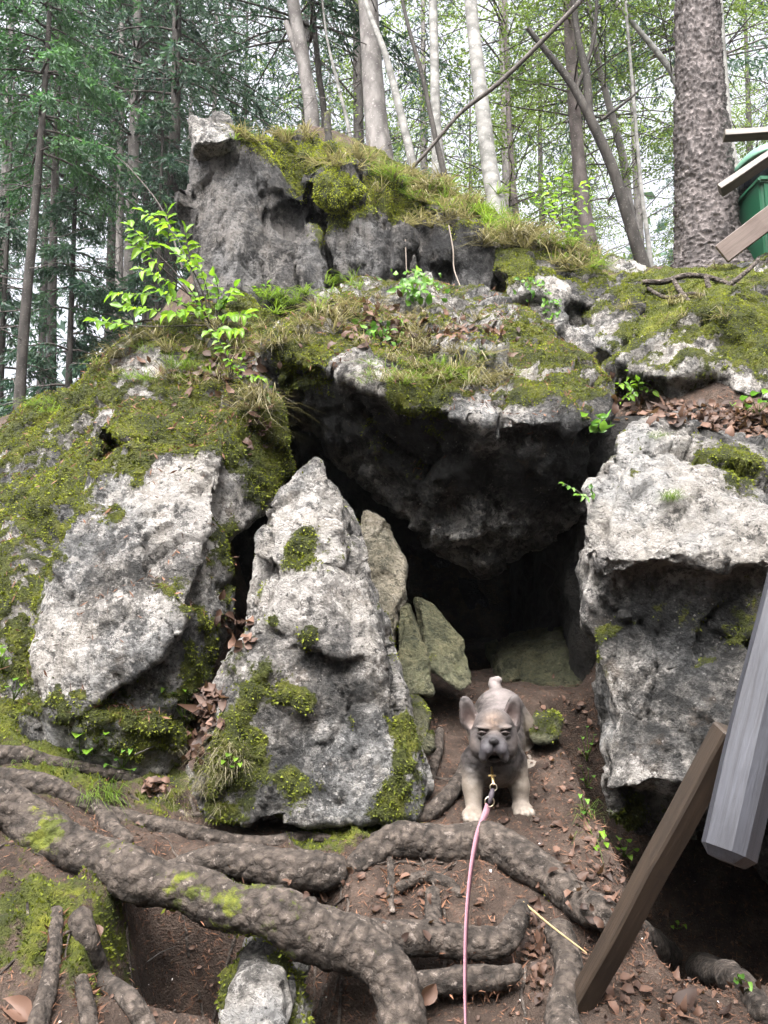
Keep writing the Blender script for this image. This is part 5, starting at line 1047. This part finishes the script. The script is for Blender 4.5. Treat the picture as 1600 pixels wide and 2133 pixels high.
sapling('sapling', 'bright green young sapling on top of the big mossy boulder, in front of the crag', rt, [
  [(420,640,3.75),(360,540,3.7),(348,438,3.68)],[(420,650,3.7),(400,560,3.68),(385,480,3.65)],[(390,600,3.65),(330,530,3.62),(270,470,3.6)],[(400,620,3.7),(340,560,3.62),(275,505,3.58)],
  [(420,640,3.6),(360,590,3.5),(290,560,3.45)],[(420,660,3.6),(340,620,3.5),(235,612,3.45)],[(420,660,3.55),(340,650,3.45),(255,640,3.4)],[(430,660,3.6),(380,630,3.5),(320,600,3.45)],[(440,660,3.6),(430,600,3.6),(415,555,3.55)],
  [(450,660,3.6),(455,610,3.55),(448,575,3.5)],[(450,670,3.6),(475,620,3.55),(490,598,3.5)],[(440,670,3.6),(400,650,3.45),(350,655,3.4)],[(440,680,3.55),(310,680,3.4),(200,668,3.35)],[(450,690,3.55),(480,660,3.5),(520,655,3.45)],
  [(430,660,3.62),(370,500,3.6),(300,440,3.6)],[(440,680,3.5),(420,640,3.4),(395,600,3.35)],[(460,700,3.5),(470,690,3.4),(440,690,3.35)],[(440,660,3.58),(400,560,3.5),(355,520,3.45)]], 3.6, .062, 0, 3, per=12, thick=.006, spread=.16)
rt2 = hit(548,640)[0]
sapling('sapling', 'small bright green shoot against the foot of the crag, right of the larger sapling', rt2, [[(552,615,rt2[1]-.02),(556,592,rt2[1]-.05)],[(545,615,rt2[1]),(535,600,rt2[1])],[(560,620,rt2[1]-.03),(575,606,rt2[1]-.08)]], 4, .05, 0, 4, per=6, spread=.05, thick=.003)
rt3 = hit(475,790)[0]
sapling('sapling', 'trailing green sprig on the boulder edge, below the larger sapling', rt3, [[(480,760,rt3[1]-.08),(455,705,rt3[1]-.1)],[(485,770,rt3[1]-.1),(475,740,rt3[1]-.14)],[(495,775,rt3[1]-.08),(505,745,rt3[1]-.1)],[(520,785,rt3[1]-.05),(545,790,rt3[1]-.08)]], 3, .038, 0, 5, per=7, spread=.08, thick=.003)
rt4 = hit(1180,535)[0]
sapling('sapling', 'airy light green sapling on the ridge in front of the pinkish trunk', rt4, [[(1172,480,6.4),(1150,420,6.4),(1135,370,6.4)],[(1175,480,6.4),(1170,400,6.35),(1175,350,6.3)],[(1175,480,6.4),(1200,420,6.3),(1225,375,6.3)],[(1180,500,6.35),(1205,450,6.3),(1225,420,6.25)],[(1172,490,6.4),(1130,430,6.4),(1105,395,6.4)],[(1180,510,6.35),(1205,490,6.3),(1225,470,6.3)],[(1178,500,6.35),(1165,450,6.3),(1160,425,6.3)],[(1178,510,6.3),(1190,470,6.3),(1195,440,6.3)]], 6.4, .07, 0, 6, per=11, thick=.008, spread=.3)
rt5 = hit(1238,1035)[0]
sapling('sapling', 'small dark leaved twig reaching over the cave from the pale lichened boulder', rt5, [[(1215,1030,2.66),(1195,1018,2.64),(1175,1008,2.62)],[(1225,1035,2.66),(1205,1032,2.62)],[(1235,1030,2.66),(1232,1015,2.64)]], 2.7, .025, 1, 7, per=6, spread=.05, thick=.002)
rt6 = hit(1330,830)[0]
sapling('sapling', 'leafy green shoots between the overhanging boulder and the leaf drift', rt6, [[(1325,800,rt6[1]-.1),(1315,778,rt6[1]-.1)],[(1340,800,rt6[1]-.1),(1350,775,rt6[1]-.1)],[(1335,810,rt6[1]-.1),(1360,815,rt6[1]-.15)],[(1320,810,rt6[1]-.1),(1290,800,rt6[1]-.15)],[(1325,815,rt6[1]-.1),(1300,830,rt6[1]-.15)],[(1330,810,rt6[1]-.1),(1330,795,rt6[1]-.15)]], 3.6, .04, 0, 8, per=7, spread=.1, thick=.003)
# small plants: a few stalks each with its own leaves
def herb(label, px, py, leaves, L, kind=0, hgt=.06, seed=0, wd=1.2, cat='plant', name='seedling', group=None):
    g = np.random.default_rng(seed); b, n, ob = hit(px, py); e = empty(name, b, label, cat, group); wood = []
    for (lx, ly, s_) in leaves:
        tip = P(lx, ly, b[1]-.02-.02*g.random()); c = spline([b, (b+tip)/2+n*.01, tip], 4); wood.append(tube(c, np.linspace(.0022,.0012,len(c)), 5, cap=False)[:2])
        d = tip-b; d = np.array([d[0], -.25-.2*g.random(), d[2]*.3-.01]) + g.normal(size=3)*.03; put_leaf(e, b, tip, d, np.array([0,-.4,.9])+g.normal(size=3)*.2, L*s_, kind, wd=wd)
    V, F = merge(wood); link('stalk', make_mesh('stalk', V-b, F, MGRASS, attrs={'tint': np.full(len(V),.5)}), e)
herb('seedling with one large heart shaped bright leaf on the mossy bank', 168,1572,[(168,1528,1.5),(185,1560,1.1),(150,1560,.7),(222,1526,.7)], .034, 0, seed=1, wd=1.7)
herb('bright green seedling with four leaves by the pile of curled leaves', 385,1500,[(368,1445,1.2),(388,1436,1.0),(345,1434,1.0),(362,1456,.9)], .032, 0, seed=2)
herb('light green seedling at the left edge, upper of two', 5,1400,[(12,1352,1.2),(0,1368,1.1),(18,1370,.9),(5,1345,1)], .034, 0, seed=3)
herb('light green seedling at the left edge, lower of two', 28,1460,[(35,1412,1.1),(20,1430,1.0),(50,1425,.9),(40,1438,1.2)], .032, 0, seed=4)
herb('low green herb beside the heart leaved seedling', 255,1600,[(235,1560,.9),(262,1556,1),(245,1580,.8),(275,1560,.9),(283,1600,.8),(225,1592,.8)], .03, 1, seed=5)
herb('clover like plant with round leaves at the foot of the pale boulder', 1300,1785,[(1290,1745,1.3),(1308,1748,1.2),(1298,1765,1.2),(1322,1768,1.3),(1310,1782,1.1),(1285,1765,1)], .022, 0, seed=6, wd=1.9)
herb('small plant with pale leaves left of the clover like plant', 1250,1750,[(1252,1732,1.1),(1240,1762,1.1),(1262,1755,1),(1258,1738,.9)], .026, 0, seed=7)
herb('ivy sprig highest on the path side of the pale boulder', 1222,1585,[(1222,1512,1),(1212,1535,1),(1230,1548,1.1),(1205,1558,.9),(1222,1565,1.1),(1238,1530,.9)], .022, 1, seed=8, wd=1.5)
herb('ivy sprig in the middle of the path side of the pale boulder', 1222,1640,[(1210,1595,1.1),(1225,1600,1),(1235,1615,1),(1212,1622,1.1),(1230,1640,.9)], .022, 1, seed=9, wd=1.5)
herb('ivy sprig lowest on the path side of the pale boulder', 1220,1700,[(1208,1655,.9),(1222,1665,1),(1214,1690,1),(1230,1685,.8)], .02, 1, seed=10, wd=1.5)
herb('tiny seedling alone on the edge of the dark hole behind the post', 1412,1935,[(1408,1918,1.1),(1424,1926,.9),(1400,1928,.9)], .024, 0, seed=11)
herb('dark green seedling right at the mossy edge of the lower right root', 1545,2050,[(1540,2030,1),(1556,2045,1),(1530,2042,.8)], .024, 1, seed=12)
herb('fern like green plant at the edge of the red leaf drift', 1580,865,[(1545,835,1.4),(1565,825,1.5),(1590,822,1.5),(1600,840,1.5),(1555,850,1.4),(1525,845,1.2),(1580,840,1.4),(1620,830,1.4)], .055, 1, seed=13, wd=.8)
herb('bright two leaved sprig on the moss of the pointed pillar rock', 480,1600,[(478,1570,1.2),(490,1578,1),(468,1585,1),(500,1590,.9),(485,1595,.9)], .02, 0, seed=14, wd=1.6)
# single fallen leaves one can point at
for px, py, L, kd, lb_ in [(32,2105,.075,2,'reddish brown fallen leaf on the mossy bank in the lower left corner'),(890,2068,.06,2,'crumpled tan fallen leaf on the lowest grey root'),(1052,1712,.045,2,'curled orange leaf just in front of the right forepaw of the dog'),(1165,1722,.045,2,'pale orange curled leaf on the path, right of the dog'),(1430,2092,.075,2,'large reddish leaf on the litter beside the leaning post'),(1215,1832,.045,2,'orange brown leaf on the litter above the arched root'),(200,1940,.03,2,'small pinkish leaf stuck in the moss over the slanting root'),(995,1888,.032,2,'pale yellowish leaf lying by the leash, above the level root'),(1050,690,.06,2,'orange leaf lying high on the grassy overhanging boulder'),(440,1440,.06,2,'broad brown leaf on top of the pile of curled leaves'),(918,872,.05,2,'tan leaf dangling over the lip of the overhanging boulder')]:
    b, n, ob = hit(px, py, .008); d = unit(np.cross(n, rnd_dirs(1)[0]) + n*.25); e = put_leaf(None, 0, b-d*L*.5, d, n+np.array([0,-.3,.2]), L, kd, 'fallen_leaf', 1.15); tagged(e, lb_, 'leaf')
# straw, twigs and creepers
def twig(name, label, pts, r, mat, cat):
    rows = np.array([hit(x,y,.01)[0] if len(q) == 0 else P(x,y,q[0]) for x,y,*q in pts]); c = spline(rows, 6); V, F = tube(c, np.linspace(r, r*.5, len(c)), 6)[:2]; b = V.mean(0); link(name, make_mesh(name, V-b, F, mat), None, b, label=label, cat=cat)
t = NT('straw'); MSTRAW = t.done((.3,.22,.11), .6); t = NT('pale_twig'); MPTWIG = t.done((.15,.125,.105), .8)
twig('straw', 'long straw coloured stalk slanting across the bent end of the level root', [(1090,1880,2.03),(1150,1930,1.99),(1222,1985,1.93)], .0032, MSTRAW, 'stalk')
twig('twig', 'thin pale creeper hanging down the crag, right of the mossy cushion', [(935,470,5.0),(944,520,4.95),(946,560,4.9),(960,600,4.6),(975,650,4.25)], .006, MPTWIG, 'twig')
twig('twig', 'short straight pale creeper hanging under the smaller moss cushion of the crag', [(843,460,4.9),(845,510,4.86),(847,570,4.8)], .006, MPTWIG, 'twig')
twig('twig', 'dark bare twig sticking up in front of the left side of the crag', [(380,560,4.6),(340,440,4.7),(270,350,4.8),(240,325,4.8)], .006, MTWIG, 'twig')
twig('twig', 'thin dead twig lying on the bank below the heart leaved seedling', [(280,1570),(320,1558),(338,1545)], .003, MTWIG, 'twig')
twig('twig', 'thin dead twig lying in the shade of the thick root', [(300,2005),(330,1985),(365,1970)], .0025, MTWIG, 'twig')

# fine rootlets creeping between the thick roots
g = np.random.default_rng(31); prt = []
for i in range(46):
    x, y = g.uniform(-1.2,.75), g.uniform(1.75,2.75); a = g.random()*6.28; L = .18+.4*g.random(); m_ = 12; a = a + np.cumsum(g.normal(size=m_)*.28); xs = x+np.cumsum(np.cos(a))*L/m_; ys = y+np.cumsum(np.sin(a))*L/m_
    if ys.max() > 2.9 or (xs.max() > .62 and ys.max() > 2.2): continue
    r_ = .0035+.006*g.random()**2; prt.append(tube(np.stack([xs, ys, H(xs, ys)+r_*.8+.004*g.normal(size=m_)], 1), np.linspace(r_, r_*.35, m_), 7)[:2])
link('rootlets', make_mesh('rootlets', *merge(prt), MROOT), kind='stuff')
# dead twigs strewn over the ground
g = np.random.default_rng(77); n = 330; p, k, _ = sample(GV, gq, smooth(.9,.2,GM)*(2.2/np.maximum(GV[:,1],1.))**1.5, n); nn = GN[gq[k,0]]; prt = []
for i in range(n):
    d = unit(np.cross(nn[i], g.normal(size=3))); L = .03+.11*g.random()**2; s_ = np.linspace(-.5,.5,5)[:,None]
    c = p[i] + d*L*s_ + nn[i]*.005 + np.cumsum(g.normal(size=(5,3)),0)*L*.03; prt.append(tube(c, np.linspace(.0022,.0010,5)*(.6+.8*g.random()), 5)[:2])
link('fallen_twigs', make_mesh('fallen_twigs', *merge(prt), MSTICK), kind='stuff')

# needles and crumbs caught on the tops of the boulders and roots
pp, aa = [], []
for r in ROCKS[:2] + ROOTS[:17]:
    w = np.clip(r['N'][:,2]-.25, 0, 1)*(.2+smooth(-.2,.4,fbm(r['V']*3, 3, 15))); p, k, _ = sample(r['V'], r['Q'], w, 7000 if len(r['V']) > 12000 else 260); n_ = r['N'][r['Q'][k,0]]; pp.append(p+n_*.006); aa.append(unit(np.cross(n_, rnd_dirs(len(p)))+n_*.3*RNG.normal(size=(len(p),1))))
pp, aa = np.concatenate(pp), np.concatenate(aa); n = len(pp); L = .03*(.4+RNG.random(n)); Vv, F = diamonds(pp, aa, perp(aa), L, L*.13+.004*(RNG.random(n) > .8))
link('fallen_needles', make_mesh('fallen_needles', Vv, F, MNEED, False, attrs={'tint': np.repeat(RNG.random(n),4)}), kind='stuff')

# ------------------------------------------------------------------ damp air between the trees
bm = bmesh.new(); bmesh.ops.create_cube(bm, size=1)
for v in bm.verts: v.co = Vector((v.co.x*150, 28 + v.co.y*130, 14 + v.co.z*37))
me = bpy.data.meshes.new('haze'); bm.to_mesh(me); bm.free()
hm = bpy.data.materials.new('haze'); hm.use_nodes = True; hn = hm.node_tree; hn.nodes.remove(hn.nodes['Principled BSDF'])
pv = hn.nodes.new('ShaderNodeVolumePrincipled'); pv.inputs['Color'].default_value = (.93,.96,1,1); pv.inputs['Density'].default_value = .0007; pv.inputs['Anisotropy'].default_value = .2
hn.links.new(pv.outputs[0], hn.nodes['Material Output'].inputs['Volume']); me.materials.append(hm)
link('haze', me, kind='stuff')
